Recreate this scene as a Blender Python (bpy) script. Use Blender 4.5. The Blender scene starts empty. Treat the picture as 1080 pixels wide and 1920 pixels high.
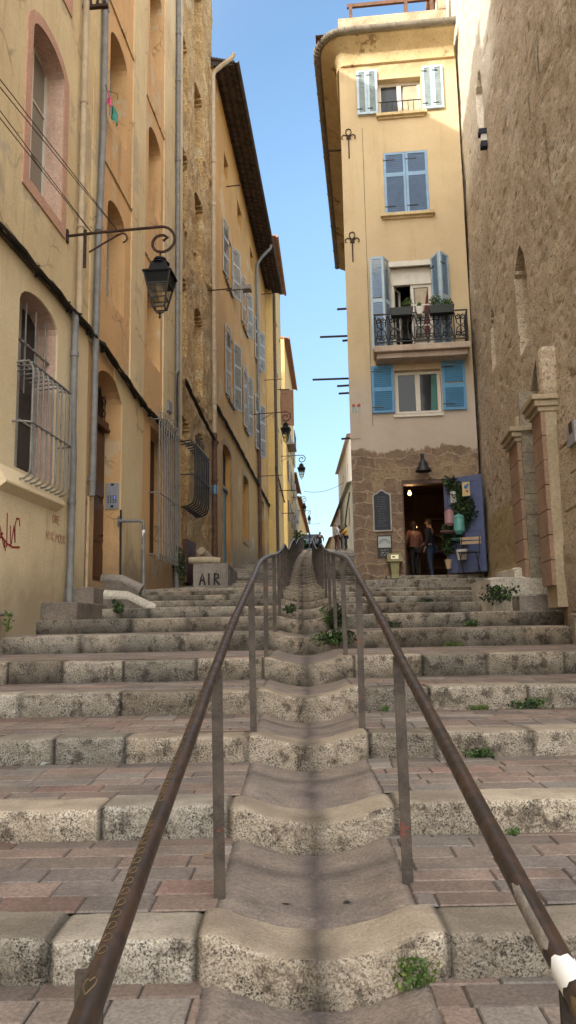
import bpy, bmesh, math, random
from mathutils import Vector, Matrix, noise
from mathutils.geometry import tessellate_polygon
random.seed(7)
R = math.radians
scene = bpy.context.scene
col = scene.collection

# ------------------------------------------------------------------ camera
PITCH, ROLL, FPX = R(8.7), R(-1.07), 1443.0
CAMR = Matrix.Rotation(math.pi/2 + PITCH, 3, 'X') @ Matrix.Rotation(ROLL, 3, 'Z')
cd = bpy.data.cameras.new('camera'); cam = bpy.data.objects.new('camera', cd); col.objects.link(cam)
cam.matrix_world = CAMR.to_4x4()
cd.sensor_fit = 'VERTICAL'; cd.sensor_height = 24; cd.lens = FPX/1920*24
cd.clip_start = 0.05; cd.clip_end = 3000
scene.camera = cam

def ray(px, py):                       # photo pixel -> direction, used to survey the photo onto real planes
    return CAMR @ Vector(((px-540)/FPX, -(py-960)/FPX, -1.0))
def atY(px, py, Y):
    r = ray(px, py); return r*(Y/r.y)

# ------------------------------------------------------------------ world and sun
w = bpy.data.worlds.new('World'); scene.world = w; w.use_nodes = True
SKYGAIN = (2.2, 2.5, 2.55); FILL_GLOW = (26., 23.4, 20.)
SUN = Vector((-0.62, -0.70, 0.37)).normalized()
sun_el = math.asin(SUN.z); sun_az = math.atan2(SUN.x, SUN.y)
nt = w.node_tree; bg = nt.nodes['Background']
sky = nt.nodes.new('ShaderNodeTexSky'); sky.sky_type = 'NISHITA'; sky.sun_disc = False
sky.sun_elevation = sun_el; sky.sun_rotation = sun_az
sky.air_density = 1.0; sky.dust_density = 1.6; sky.ozone_density = 1.0; sky.altitude = 0
# clear blue away from the sun, added glow behind the viewer fills the shade
def wn(ty, **k):
    x = nt.nodes.new(ty)
    for q, v in k.items(): setattr(x, q, v)
    return x
wtc = wn('ShaderNodeTexCoord'); wsx = wn('ShaderNodeSeparateXYZ'); nt.links.new(wtc.outputs['Generated'], wsx.inputs[0])
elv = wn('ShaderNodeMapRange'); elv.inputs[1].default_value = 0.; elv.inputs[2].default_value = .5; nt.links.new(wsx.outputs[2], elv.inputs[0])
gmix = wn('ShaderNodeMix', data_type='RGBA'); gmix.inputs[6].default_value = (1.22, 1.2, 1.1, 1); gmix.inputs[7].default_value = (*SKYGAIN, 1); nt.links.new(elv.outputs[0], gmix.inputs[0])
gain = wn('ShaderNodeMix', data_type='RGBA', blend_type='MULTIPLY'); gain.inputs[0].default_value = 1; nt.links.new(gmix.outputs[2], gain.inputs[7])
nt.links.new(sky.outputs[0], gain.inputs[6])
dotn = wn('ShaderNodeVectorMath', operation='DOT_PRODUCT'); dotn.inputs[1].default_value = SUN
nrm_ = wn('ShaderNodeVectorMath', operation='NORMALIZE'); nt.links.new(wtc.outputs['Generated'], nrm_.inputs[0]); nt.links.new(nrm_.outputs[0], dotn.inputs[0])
glow0 = wn('ShaderNodeMapRange', interpolation_type='SMOOTHSTEP'); glow0.inputs[1].default_value = -.30; glow0.inputs[2].default_value = .75
nt.links.new(dotn.outputs['Value'], glow0.inputs[0])
fill_glow = wn('ShaderNodeMix', data_type='RGBA', blend_type='ADD'); fill_glow.inputs[7].default_value = (*FILL_GLOW, 1)
nt.links.new(glow0.outputs[0], fill_glow.inputs[0]); nt.links.new(gain.outputs[2], fill_glow.inputs[6])
nt.links.new(fill_glow.outputs[2], bg.inputs[0]); bg.inputs[1].default_value = 0.15
sl = bpy.data.lights.new('sun', 'SUN'); sl.energy = 5.0; sl.angle = R(0.5); sl.color = (1.0, 0.93, 0.82)
so = bpy.data.objects.new('sun', sl); col.objects.link(so)
so.rotation_euler = (-SUN).to_track_quat('-Z', 'Y').to_euler()
scene.view_settings.view_transform = 'Standard'; scene.view_settings.look = 'None'
scene.view_settings.exposure = 0; scene.view_settings.gamma = 1
scene.cycles.max_bounces = 10; scene.cycles.diffuse_bounces = 6

# ------------------------------------------------------------------ materials
def new_mat(name):
    m = bpy.data.materials.new(name); m.use_nodes = True
    n = m.node_tree.nodes; b = n['Principled BSDF']
    return m, m.node_tree, b
class NB:                               # tiny node builder
    def __init__(s, t): s.t = t
    def n(s, ty, **k):
        x = s.t.nodes.new(ty)
        for a, v in k.items(): setattr(x, a, v)
        return x
    def l(s, a, b): s.t.links.new(a, b)
    def noise(s, vec, scale, detail=5, rough=.6):
        x = s.n('ShaderNodeTexNoise'); x.inputs['Scale'].default_value = scale
        x.inputs['Detail'].default_value = detail; x.inputs['Roughness'].default_value = rough
        s.l(vec, x.inputs['Vector']); return x.outputs[0]
    def ramp(s, fac, a, b, ca=0., cb=1.):
        x = s.n('ShaderNodeMapRange'); x.inputs[1].default_value = a; x.inputs[2].default_value = b
        x.inputs[3].default_value = ca; x.inputs[4].default_value = cb; x.interpolation_type = 'SMOOTHSTEP'
        s.l(fac, x.inputs[0]); return x.outputs[0]
    def mix(s, fac, a, b, mode='MIX'):
        x = s.n('ShaderNodeMix', data_type='RGBA', blend_type=mode)
        for sock, v in ((x.inputs[0], fac), (x.inputs[6], a), (x.inputs[7], b)):
            if isinstance(v, (int, float)): sock.default_value = v
            elif isinstance(v, tuple): sock.default_value = (*v, 1) if len(v) == 3 else v
            else: s.l(v, sock)
        return x.outputs[2]
    def math(s, op, a, b=0.):
        x = s.n('ShaderNodeMath', operation=op)
        for sock, v in ((x.inputs[0], a), (x.inputs[1], b)):
            if isinstance(v, (int, float)): sock.default_value = v
            else: s.l(v, sock)
        return x.outputs[0]
    def mapping(s, vec, sc):
        x = s.n('ShaderNodeMapping'); x.inputs['Scale'].default_value = sc; s.l(vec, x.inputs[0]); return x.outputs[0]
    def bump(s, h, strength, dist, prev=None):
        x = s.n('ShaderNodeBump'); x.inputs['Strength'].default_value = strength; x.inputs['Distance'].default_value = dist
        s.l(h, x.inputs['Height'])
        if prev is not None: s.l(prev, x.inputs['Normal'])
        return x.outputs[0]

def surf(name, c1, c2=None, scale=.8, rough=.88, fine=.25, bump=.5, bscale=14, bdist=.02, streak=0, scol=(.12,.09,.06),
         patch=0, pcol=None, pscale=.5, metal=0., crack=0, spec=.3, tint=False, damp=0.):
    m, t, b = new_mat(name); k = NB(t)
    tc = k.n('ShaderNodeTexCoord').outputs['Object']
    c2 = c2 or tuple(v*.75 for v in c1)
    f = k.ramp(k.noise(tc, scale), .35, .65)
    c = k.mix(f, c1, c2)
    if patch:
        pf = k.ramp(k.noise(tc, pscale, 6, .65), .62-patch*.25, .66-patch*.25)
        c = k.mix(k.math('MULTIPLY', pf, .85), c, pcol or c2)
    if streak:
        sv = k.mapping(tc, (5., 5., .45))
        sf = k.ramp(k.noise(sv, 1.1, 6, .7), .5, .78)
        lg = k.ramp(k.noise(tc, .35, 3), .35, .6)
        c = k.mix(k.math('MULTIPLY', k.math('MULTIPLY', sf, lg), streak), c, scol)
    if damp:
        sx = k.n('ShaderNodeSeparateXYZ'); k.l(tc, sx.inputs[0])
        hgt = k.math('ADD', k.math('SUBTRACT', sx.outputs[2], k.math('MULTIPLY', sx.outputs[1], .105)), k.math('MULTIPLY', k.noise(tc, 1.4, 6, .65), -1.6))
        c = k.mix(k.math('MULTIPLY', k.ramp(hgt, .55, -.75), damp), c, (.15,.12,.09))
    if tint:
        at = k.n('ShaderNodeAttribute', attribute_name='tint').outputs['Color']
        c = k.mix(1., c, at, 'MULTIPLY')
    fn = k.ramp(k.noise(tc, bscale*2.2, 6, .7), .25, .75, 1-fine, 1+fine*.6)
    cc = k.n('ShaderNodeCombineColor')
    for i in range(3): k.l(fn, cc.inputs[i])
    c = k.mix(1., c, cc.outputs[0], 'MULTIPLY')
    if crack:
        vo = k.n('ShaderNodeTexVoronoi', feature='DISTANCE_TO_EDGE'); vo.inputs['Scale'].default_value = crack
        wv = k.n('ShaderNodeVectorMath', operation='ADD'); nz = k.n('ShaderNodeTexNoise'); nz.inputs['Scale'].default_value = crack*1.5; k.l(tc, nz.inputs['Vector'])
        k.l(tc, wv.inputs[0]); k.l(nz.outputs['Color'], wv.inputs[1]); k.l(wv.outputs[0], vo.inputs['Vector'])
        cf = k.ramp(vo.outputs['Distance'], .0, .022, .75, 0.)
        gate = k.ramp(k.noise(tc, .6, 2), .5, .6)
        c = k.mix(k.math('MULTIPLY', cf, gate), c, tuple(v*.35 for v in c1))
    k.l(c, b.inputs['Base Color'])
    b.inputs['Roughness'].default_value = rough; b.inputs['Metallic'].default_value = metal
    b.inputs['Specular IOR Level'].default_value = spec
    if bump:
        h = k.noise(tc, bscale, 8, .62)
        nrm = k.bump(h, bump, bdist)
        h2 = k.noise(tc, bscale*.18, 4, .5)
        nrm = k.bump(h2, bump*.7, bdist*3, nrm)
        k.l(nrm, b.inputs['Normal'])
    return m

def flat(name, c, rough=.6, metal=0., spec=.4, var=.18):
    return surf(name, c, tuple(v*(1-var) for v in c), scale=5, rough=rough, fine=var, bump=.12, bscale=30, bdist=.004, metal=metal, spec=spec)

M = {}
M['yellow'] = surf('yellow_plaster', (.70,.57,.35), (.62,.48,.28), .6, streak=.75, scol=(.30,.20,.10), bscale=16, bump=.3, crack=.7, patch=.2, pcol=(.50,.41,.29), damp=.6, fine=.14)
M['yellow_low'] = surf('pale_yellow_plaster', (.74,.62,.41), (.68,.55,.34), .6, streak=.5, scol=(.36,.26,.14), bscale=16, bump=.25, fine=.15, damp=.6)
M['peach'] = surf('peach_plaster', (.67,.42,.205), (.60,.375,.18), .7, streak=.75, scol=(.28,.17,.09), bscale=16, bump=.3, crack=.9, patch=.2, pcol=(.60,.47,.30), pscale=.7, damp=.6, fine=.14)
M['pink'] = surf('pink_plaster', (.56,.33,.23), (.50,.30,.22), 1.5, streak=.4, bscale=12)
M['pink_pale'] = surf('pale_pink_plaster', (.60,.42,.33), (.52,.36,.28), 2, streak=.3, bscale=12)
M['rubble'] = surf('rough_ochre_masonry', (.60,.41,.19), (.45,.29,.13), 1.6, fine=.6, bump=1., bscale=7, bdist=.07, streak=.9, scol=(.14,.09,.05), patch=.25, pcol=(.62,.49,.29), pscale=1.1)
M['orange'] = surf('orange_plaster', (.57,.32,.105), (.48,.265,.085), .5, streak=.75, scol=(.22,.12,.05), bscale=16, bump=.3, patch=.18, pcol=(.56,.40,.22), pscale=.6, damp=.6, fine=.14)
M['far_yellow'] = surf('far_yellow_plaster', (.66,.47,.17), (.56,.40,.18), .4, streak=.5, scol=(.30,.20,.08), bscale=9)
M['far_grey'] = surf('far_grey_plaster', (.46,.40,.32), (.38,.33,.26), .6, streak=.7, scol=(.12,.1,.08), bscale=9, patch=.15, pcol=(.25,.2,.16))
M['far_cream'] = surf('far_cream_plaster', (.62,.52,.36), (.54,.44,.30), .5, streak=.5, bscale=9)
M['white_wall'] = surf('white_plaster', (.80,.76,.70), (.72,.68,.62), .5, streak=.2, scol=(.5,.45,.4), bscale=9)
M['pink_far'] = surf('far_pink_plaster', (.66,.50,.42), (.58,.44,.36), .5, streak=.2, bscale=9)
M['grey_wall'] = surf('grey_green_plaster', (.36,.35,.29), (.30,.29,.24), .7, streak=.6, bscale=9)
M['portal_pink'] = surf('portal_pink_stucco', (.34,.225,.16), (.29,.19,.135), 2, streak=.2, bscale=10)
M['portal_cream'] = surf('portal_cream_stone', (.45,.37,.26), (.38,.31,.21), 2, streak=.4, bscale=10)
M['warm_stone'] = surf('warm_worn_stone', (.42,.28,.14), (.33,.21,.10), 2, fine=.4, streak=.5, bscale=12)
M['jamb'] = surf('grey_jamb_stone', (.36,.31,.23), (.24,.21,.16), 1.6, fine=.4, streak=.3, bscale=10)
M['white_stone'] = surf('white_worn_limestone', (.60,.55,.47), (.46,.42,.355), 2.2, fine=.4, bump=.9, bscale=14, streak=.4)
M['slab'] = surf('pinkish_balcony_slab', (.52,.42,.34), (.42,.33,.26), 2, streak=.6, scol=(.16,.12,.09), bscale=16)
M['concrete'] = surf('grey_concrete', (.33,.29,.25), (.22,.19,.165), 1.6, fine=.4, streak=.5, bscale=16)
M['dark_conc'] = surf('dark_stained_stone', (.20,.165,.135), (.12,.10,.085), 2.5, fine=.4, bscale=16)
M['pipe_grey'] = flat('grey_drainpipe', (.22,.22,.215), .55, var=.25)
M['pipe_beige'] = flat('beige_drainpipe', (.50,.40,.27), .6, var=.2)
M['pipe_brown'] = surf('rusty_brown_pipe', (.15,.075,.045), (.085,.05,.035), 6, rough=.7, bump=.3, bscale=30, bdist=.005)
M['cable'] = flat('black_cable', (.035,.028,.022), .8)
M['ledge_dark'] = surf('sooty_ledge', (.16,.12,.075), (.07,.055,.04), 3, fine=.5, bscale=14)
M['lamp_black'] = flat('black_lantern_paint', (.007,.007,.008), .6, spec=.2)
M['iron'] = flat('black_wrought_iron', (.018,.018,.02), .5)
M['rust'] = surf('rusty_iron', (.065,.034,.022), (.035,.02,.015), 9, rough=.75, bscale=40, bdist=.003)
M['grille'] = flat('grey_painted_grille', (.23,.22,.20), .5, var=.3)
M['white_frame'] = flat('white_window_frame', (.66,.62,.54), .5, var=.1)
M['grey_frame'] = flat('grey_window_frame', (.40,.39,.36), .6, var=.15)
M['shut_grey'] = flat('weathered_grey_shutter', (.46,.45,.41), .7, var=.22)
M['shut_pale'] = flat('pale_green_shutter', (.36,.45,.48), .65, var=.22)
M['shut_edge'] = flat('pale_blue_shutter_frame', (.42,.55,.66), .6, var=.15)
M['shut_slate'] = flat('slate_blue_shutter', (.17,.27,.46), .6, var=.12)
M['shut_blue'] = flat('light_blue_shutter', (.25,.41,.62), .6, var=.12)
M['shut_cyan'] = flat('bright_blue_shutter', (.095,.30,.54), .55, var=.12)
M['shut_wood'] = flat('brown_wood_shutter', (.23,.11,.055), .7)
M['door_brown'] = flat('dark_brown_door', (.10,.042,.022), .5, var=.3)
M['door_teal'] = flat('teal_door', (.13,.26,.29), .65, var=.25)
M['door_blue'] = flat('violet_blue_door', (.10,.125,.25), .6, var=.2)
M['metal_red'] = surf('rusty_red_metal', (.10,.045,.035), (.06,.03,.025), 4, rough=.7, bscale=30, bdist=.004)
M['tile'] = surf('dark_roof_tile', (.085,.062,.048), (.045,.036,.03), 3, fine=.5, bscale=12)
M['tile_red'] = surf('terracotta_roof_tile', (.36,.19,.11), (.26,.14,.09), 3, fine=.4, bscale=12)
M['zinc'] = flat('weathered_zinc_gutter', (.27,.24,.19), .5, var=.3)
M['soffit'] = surf('stained_ochre_cornice', (.66,.53,.31), (.55,.42,.23), 1.4, fine=.25, streak=.5, bscale=14, patch=.1, pcol=(.22,.14,.07), pscale=1.2)
M['parapet'] = surf('pebbly_parapet', (.52,.40,.28), (.36,.27,.18), 3, fine=.6, bscale=22)
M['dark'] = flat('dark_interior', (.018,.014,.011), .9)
M['room'] = surf('brown_shop_wall', (.085,.05,.03), (.05,.03,.02), 1.5, bscale=8)
M['asphalt'] = surf('asphalt', (.06,.06,.06), (.045,.045,.045), 3, bscale=30)
M['earth'] = surf('earth_ground', (.16,.13,.10), (.11,.09,.07), .3, bscale=6)
M['leaf'] = flat('green_leaf', (.075,.14,.03), .55, var=.45)
M['leaf_dark'] = flat('dark_green_leaf', (.022,.045,.016), .55, var=.45)
M['leaf_yellow'] = flat('yellow_green_leaf', (.13,.17,.035), .55, var=.4)
M['dry_leaf'] = flat('dry_leaf', (.24,.13,.06), .8)
M['red_paint'] = flat('red_spray_paint', (.30,.025,.018), .6)
M['red_faint'] = flat('faded_red_paint', (.42,.16,.085), .8)
M['black_paint'] = flat('black_spray_paint', (.014,.013,.012), .6)
M['grey_paint'] = flat('faded_grey_paint', (.14,.125,.11), .8)
M['white_paint'] = flat('white_paint', (.80,.79,.76), .55, var=.04)
M['chalk_paint'] = flat('faded_white_paint', (.42,.40,.37), .8)
M['scratch'] = flat('yellow_scratch', (.15,.10,.045), .6)
M['curtain'] = flat('cream_curtain', (.50,.43,.31), .9)
M['curtain_red'] = flat('red_curtain', (.13,.03,.03), .9)
M['curtain_teal'] = flat('teal_curtain', (.09,.22,.20), .9)
M['planter'] = flat('dark_green_planter', (.009,.015,.013), .5)
M['panel_steel'] = flat('brushed_steel_panel', (.36,.38,.43), .35, metal=.3, var=.1)
M['skin'] = flat('skin', (.42,.25,.17), .5, var=.08)
M['hair'] = flat('dark_hair', (.03,.02,.014), .6)
M['hair_grey'] = flat('grey_hair', (.30,.28,.26), .7)
M['cloth_navy'] = flat('navy_cloth', (.025,.03,.05), .9)
M['cloth_jeans'] = flat('blue_denim', (.05,.075,.14), .9)
M['cloth_salmon'] = flat('salmon_cloth', (.25,.115,.085), .9)
M['cloth_white'] = flat('white_cloth', (.66,.63,.58), .9)
M['cloth_yellow'] = flat('yellow_cloth', (.62,.33,.05), .9)
M['cloth_dark'] = flat('dark_cloth', (.03,.026,.024), .9)
M['cloth_grey'] = flat('grey_cloth', (.14,.14,.15), .9)
M['shoe'] = flat('dark_shoe', (.025,.02,.018), .6)
M['tin_pink'] = flat('pink_enamel', (.36,.20,.21), .35, var=.08)
M['tin_green'] = flat('turquoise_enamel', (.12,.34,.31), .35, var=.08)
M['pot_white'] = flat('white_pot', (.58,.56,.52), .5, var=.08)
M['wood_pale'] = flat('pale_wood_slat', (.46,.34,.22), .7)
M['picture_yellow'] = flat('yellow_picture', (.62,.50,.26), .7)
M['picture_white'] = flat('white_picture', (.50,.50,.46), .7)
M['blue_dab'] = flat('blue_picture_paint', (.04,.16,.42), .7)
M['red_dab'] = flat('red_picture_paint', (.42,.05,.03), .7)
M['slate'] = flat('chalkboard_slate', (.022,.027,.04), .6)
M['chalk'] = flat('chalk_writing', (.16,.18,.22), .9)
M['chalk_bright'] = flat('bright_chalk_writing', (.50,.50,.48), .9)
M['board_frame'] = flat('pale_board_frame', (.40,.38,.35), .6)
M['black_frame'] = flat('black_picture_frame', (.02,.02,.02), .5)
M['paper'] = flat('pale_poster_paper', (.46,.50,.50), .8, var=.1)
M['box_green'] = flat('olive_enamel_box', (.30,.28,.13), .5, var=.2)
M['bulb_off'] = flat('frosted_bulb', (.30,.28,.25), .4)
M['car_blue'] = flat('blue_car_paint', (.05,.13,.24), .3, spec=.6, var=.05)
M['tyre'] = flat('black_tyre', (.02,.02,.02), .8)
M['cloth_pink'] = flat('bright_pink_laundry', (.75,.13,.27), .9)
M['cloth_teal'] = flat('teal_laundry', (.07,.34,.28), .9)
M['brown_iron'] = surf('weathered_brown_post', (.085,.066,.052), (.045,.036,.03), 7, rough=.6, fine=.35, bump=.4, bscale=45, bdist=.003, patch=.1, pcol=(.16,.045,.03), pscale=5)

def emit(name, c, s):
    m, t, b = new_mat(name); b.inputs['Base Color'].default_value = (*c, 1)
    b.inputs['Emission Color'].default_value = (*c, 1); b.inputs['Emission Strength'].default_value = s; return m
M['bulb_lit'] = emit('lit_bulb', (1., .66, .30), 3.5)
M['screen'] = emit('lit_label', (.8, .72, .5), .35)
M['blue_led'] = emit('blue_keypad_light', (.12, .16, 1.), 1.2)

def glass(name, c=(.025,.028,.032), rough=.06):
    m, t, b = new_mat(name); b.inputs['Base Color'].default_value = (*c, 1); b.inputs['Roughness'].default_value = rough
    b.inputs['Specular IOR Level'].default_value = .22; k = NB(t)
    tc = k.n('ShaderNodeTexCoord').outputs['Object']
    k.l(k.bump(k.noise(tc, 1.6, 2), .06, .05), b.inputs['Normal']); return m
M['glass'] = glass('window_glass')
M['glass_pale'] = glass('curtained_glass', (.22,.20,.165), .2)
def clear_glass():
    m, t, b = new_mat('lantern_clear_glass'); k = NB(t)
    tr = k.n('ShaderNodeBsdfTransparent'); tr.inputs[0].default_value = (.78,.76,.68,1)
    gl = k.n('ShaderNodeBsdfGlossy'); gl.inputs['Roughness'].default_value = .1; gl.inputs[0].default_value = (.8,.8,.8,1)
    mx = k.n('ShaderNodeMixShader'); mx.inputs[0].default_value = .12
    k.l(tr.outputs[0], mx.inputs[1]); k.l(gl.outputs[0], mx.inputs[2]); k.l(mx.outputs[0], t.nodes['Material Output'].inputs[0]); return m
M['clear'] = clear_glass()

def step_stone():
    m, t, b = new_mat('pitted_limestone_step'); k = NB(t)
    tc = k.n('ShaderNodeTexCoord').outputs['Object']
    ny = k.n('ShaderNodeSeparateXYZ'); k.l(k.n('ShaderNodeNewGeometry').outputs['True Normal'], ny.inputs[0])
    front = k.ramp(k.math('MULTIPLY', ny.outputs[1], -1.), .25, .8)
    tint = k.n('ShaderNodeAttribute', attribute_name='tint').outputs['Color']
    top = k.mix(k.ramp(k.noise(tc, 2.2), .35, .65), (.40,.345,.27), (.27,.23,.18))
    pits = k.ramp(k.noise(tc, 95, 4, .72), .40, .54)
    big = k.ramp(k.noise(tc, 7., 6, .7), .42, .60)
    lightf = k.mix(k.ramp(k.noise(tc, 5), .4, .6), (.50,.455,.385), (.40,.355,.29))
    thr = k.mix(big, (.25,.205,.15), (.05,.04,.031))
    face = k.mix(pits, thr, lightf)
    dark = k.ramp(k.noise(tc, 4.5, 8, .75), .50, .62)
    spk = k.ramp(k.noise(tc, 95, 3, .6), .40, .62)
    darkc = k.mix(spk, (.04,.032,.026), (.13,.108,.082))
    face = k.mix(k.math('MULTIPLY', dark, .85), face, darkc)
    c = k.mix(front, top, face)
    c = k.mix(1., c, tint, 'MULTIPLY')
    fn = k.ramp(k.noise(tc, 90, 4, .7), .3, .7, .78, 1.12)
    cc = k.n('ShaderNodeCombineColor'); [k.l(fn, cc.inputs[i]) for i in range(3)]
    c = k.mix(1., c, cc.outputs[0], 'MULTIPLY')
    k.l(c, b.inputs['Base Color']); b.inputs['Roughness'].default_value = .85; b.inputs['Specular IOR Level'].default_value = .3
    n1 = k.bump(k.noise(tc, 62, 4, .7), 1., .014); n2 = k.bump(k.noise(tc, 9, 6, .6), .6, .03, n1)
    k.l(n2, b.inputs['Normal']); return m
M['step'] = step_stone()

def paving():
    m, t, b = new_mat('worn_paving_tiles'); k = NB(t)
    tc = k.n('ShaderNodeTexCoord').outputs['Object']
    tint = k.n('ShaderNodeAttribute', attribute_name='tint').outputs['Color']
    f = k.ramp(k.noise(tc, 55, 6, .7), .3, .7, .62, 1.18)
    g = k.ramp(k.noise(tc, 2.4, 5), .35, .65, .78, 1.1)
    cc = k.n('ShaderNodeCombineColor'); [k.l(k.math('MULTIPLY', f, g), cc.inputs[i]) for i in range(3)]
    c = k.mix(1., tint, cc.outputs[0], 'MULTIPLY')
    sp = k.ramp(k.noise(tc, 9, 3), .68, .74); c = k.mix(k.math('MULTIPLY', sp, .5), c, (.05,.042,.036))
    k.l(c, b.inputs['Base Color']); b.inputs['Roughness'].default_value = .72
    n1 = k.bump(k.noise(tc, 70, 5, .65), .5, .006); n2 = k.bump(k.noise(tc, 8, 4), .4, .02, n1)
    k.l(n2, b.inputs['Normal']); return m
M['paving'] = paving()

def channel():
    m, t, b = new_mat('gutter_channel_cement'); k = NB(t)
    tc = k.n('ShaderNodeTexCoord').outputs['Object']
    tint = k.n('ShaderNodeAttribute', attribute_name='tint').outputs['Color']
    c = k.mix(k.ramp(k.noise(tc, 3, 5), .35, .65), (.25,.20,.165), (.18,.147,.122))
    f = k.ramp(k.noise(tc, 60, 6, .75), .3, .7, .62, 1.2)
    cc = k.n('ShaderNodeCombineColor'); [k.l(f, cc.inputs[i]) for i in range(3)]
    c = k.mix(1., c, cc.outputs[0], 'MULTIPLY'); c = k.mix(k.math('MULTIPLY', k.ramp(k.noise(tc, 7, 7, .75), .55, .68), .55), c, (.10,.085,.07)); c = k.mix(k.math('MULTIPLY', k.ramp(k.noise(tc, 5, 6, .7), .6, .7), .5), c, (.36,.31,.25)); c = k.mix(1., c, tint, 'MULTIPLY')
    vo = k.n('ShaderNodeTexVoronoi', feature='DISTANCE_TO_EDGE'); vo.inputs['Scale'].default_value = 2.6
    wv = k.n('ShaderNodeVectorMath', operation='ADD'); n_ = k.n('ShaderNodeTexNoise'); n_.inputs['Scale'].default_value = 5; n_.inputs['Detail'].default_value = 6; k.l(tc, n_.inputs['Vector'])
    sc_ = k.n('ShaderNodeVectorMath', operation='SCALE'); sc_.inputs['Scale'].default_value = .5; k.l(n_.outputs['Color'], sc_.inputs[0]); k.l(tc, wv.inputs[0]); k.l(sc_.outputs[0], wv.inputs[1]); k.l(wv.outputs[0], vo.inputs['Vector'])
    c = k.mix(k.math('MULTIPLY', k.ramp(vo.outputs['Distance'], 0., .014, .8, 0.), k.ramp(k.noise(tc, 1.5, 2), .42, .55)), c, (.045,.038,.032))
    c = k.mix(k.math('MULTIPLY', k.ramp(k.noise(tc, 38, 3, .6), .62, .70), .6), c, (.07,.058,.05))
    c = k.mix(k.math('MULTIPLY', k.ramp(k.noise(tc, 27, 3, .6), .66, .74), .5), c, (.42,.37,.31))
    k.l(c, b.inputs['Base Color']); b.inputs['Roughness'].default_value = .7
    k.l(k.bump(k.noise(tc, 9, 6, .65), .6, .03, k.bump(k.noise(tc, 34, 6, .65), .8, .01)), b.inputs['Normal']); return m
M['channel'] = channel()

def rail_mat():
    m, t, b = new_mat('worn_steel_handrail'); k = NB(t)
    tc = k.n('ShaderNodeTexCoord').outputs['Object']
    nz = k.n('ShaderNodeSeparateXYZ'); k.l(tc, nz.inputs[0])
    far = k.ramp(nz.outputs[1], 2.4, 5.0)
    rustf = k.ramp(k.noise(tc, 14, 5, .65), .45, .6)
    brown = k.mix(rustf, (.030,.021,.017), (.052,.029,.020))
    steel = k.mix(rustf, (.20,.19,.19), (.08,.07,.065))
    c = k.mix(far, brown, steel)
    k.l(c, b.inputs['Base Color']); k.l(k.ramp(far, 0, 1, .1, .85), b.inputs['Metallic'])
    k.l(k.ramp(k.noise(tc, 20, 4), .3, .7, .3, .52), b.inputs['Roughness'])
    k.l(k.bump(k.noise(tc, 60, 4), .1, .002), b.inputs['Normal']); return m
M['rail'] = rail_mat()

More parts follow.
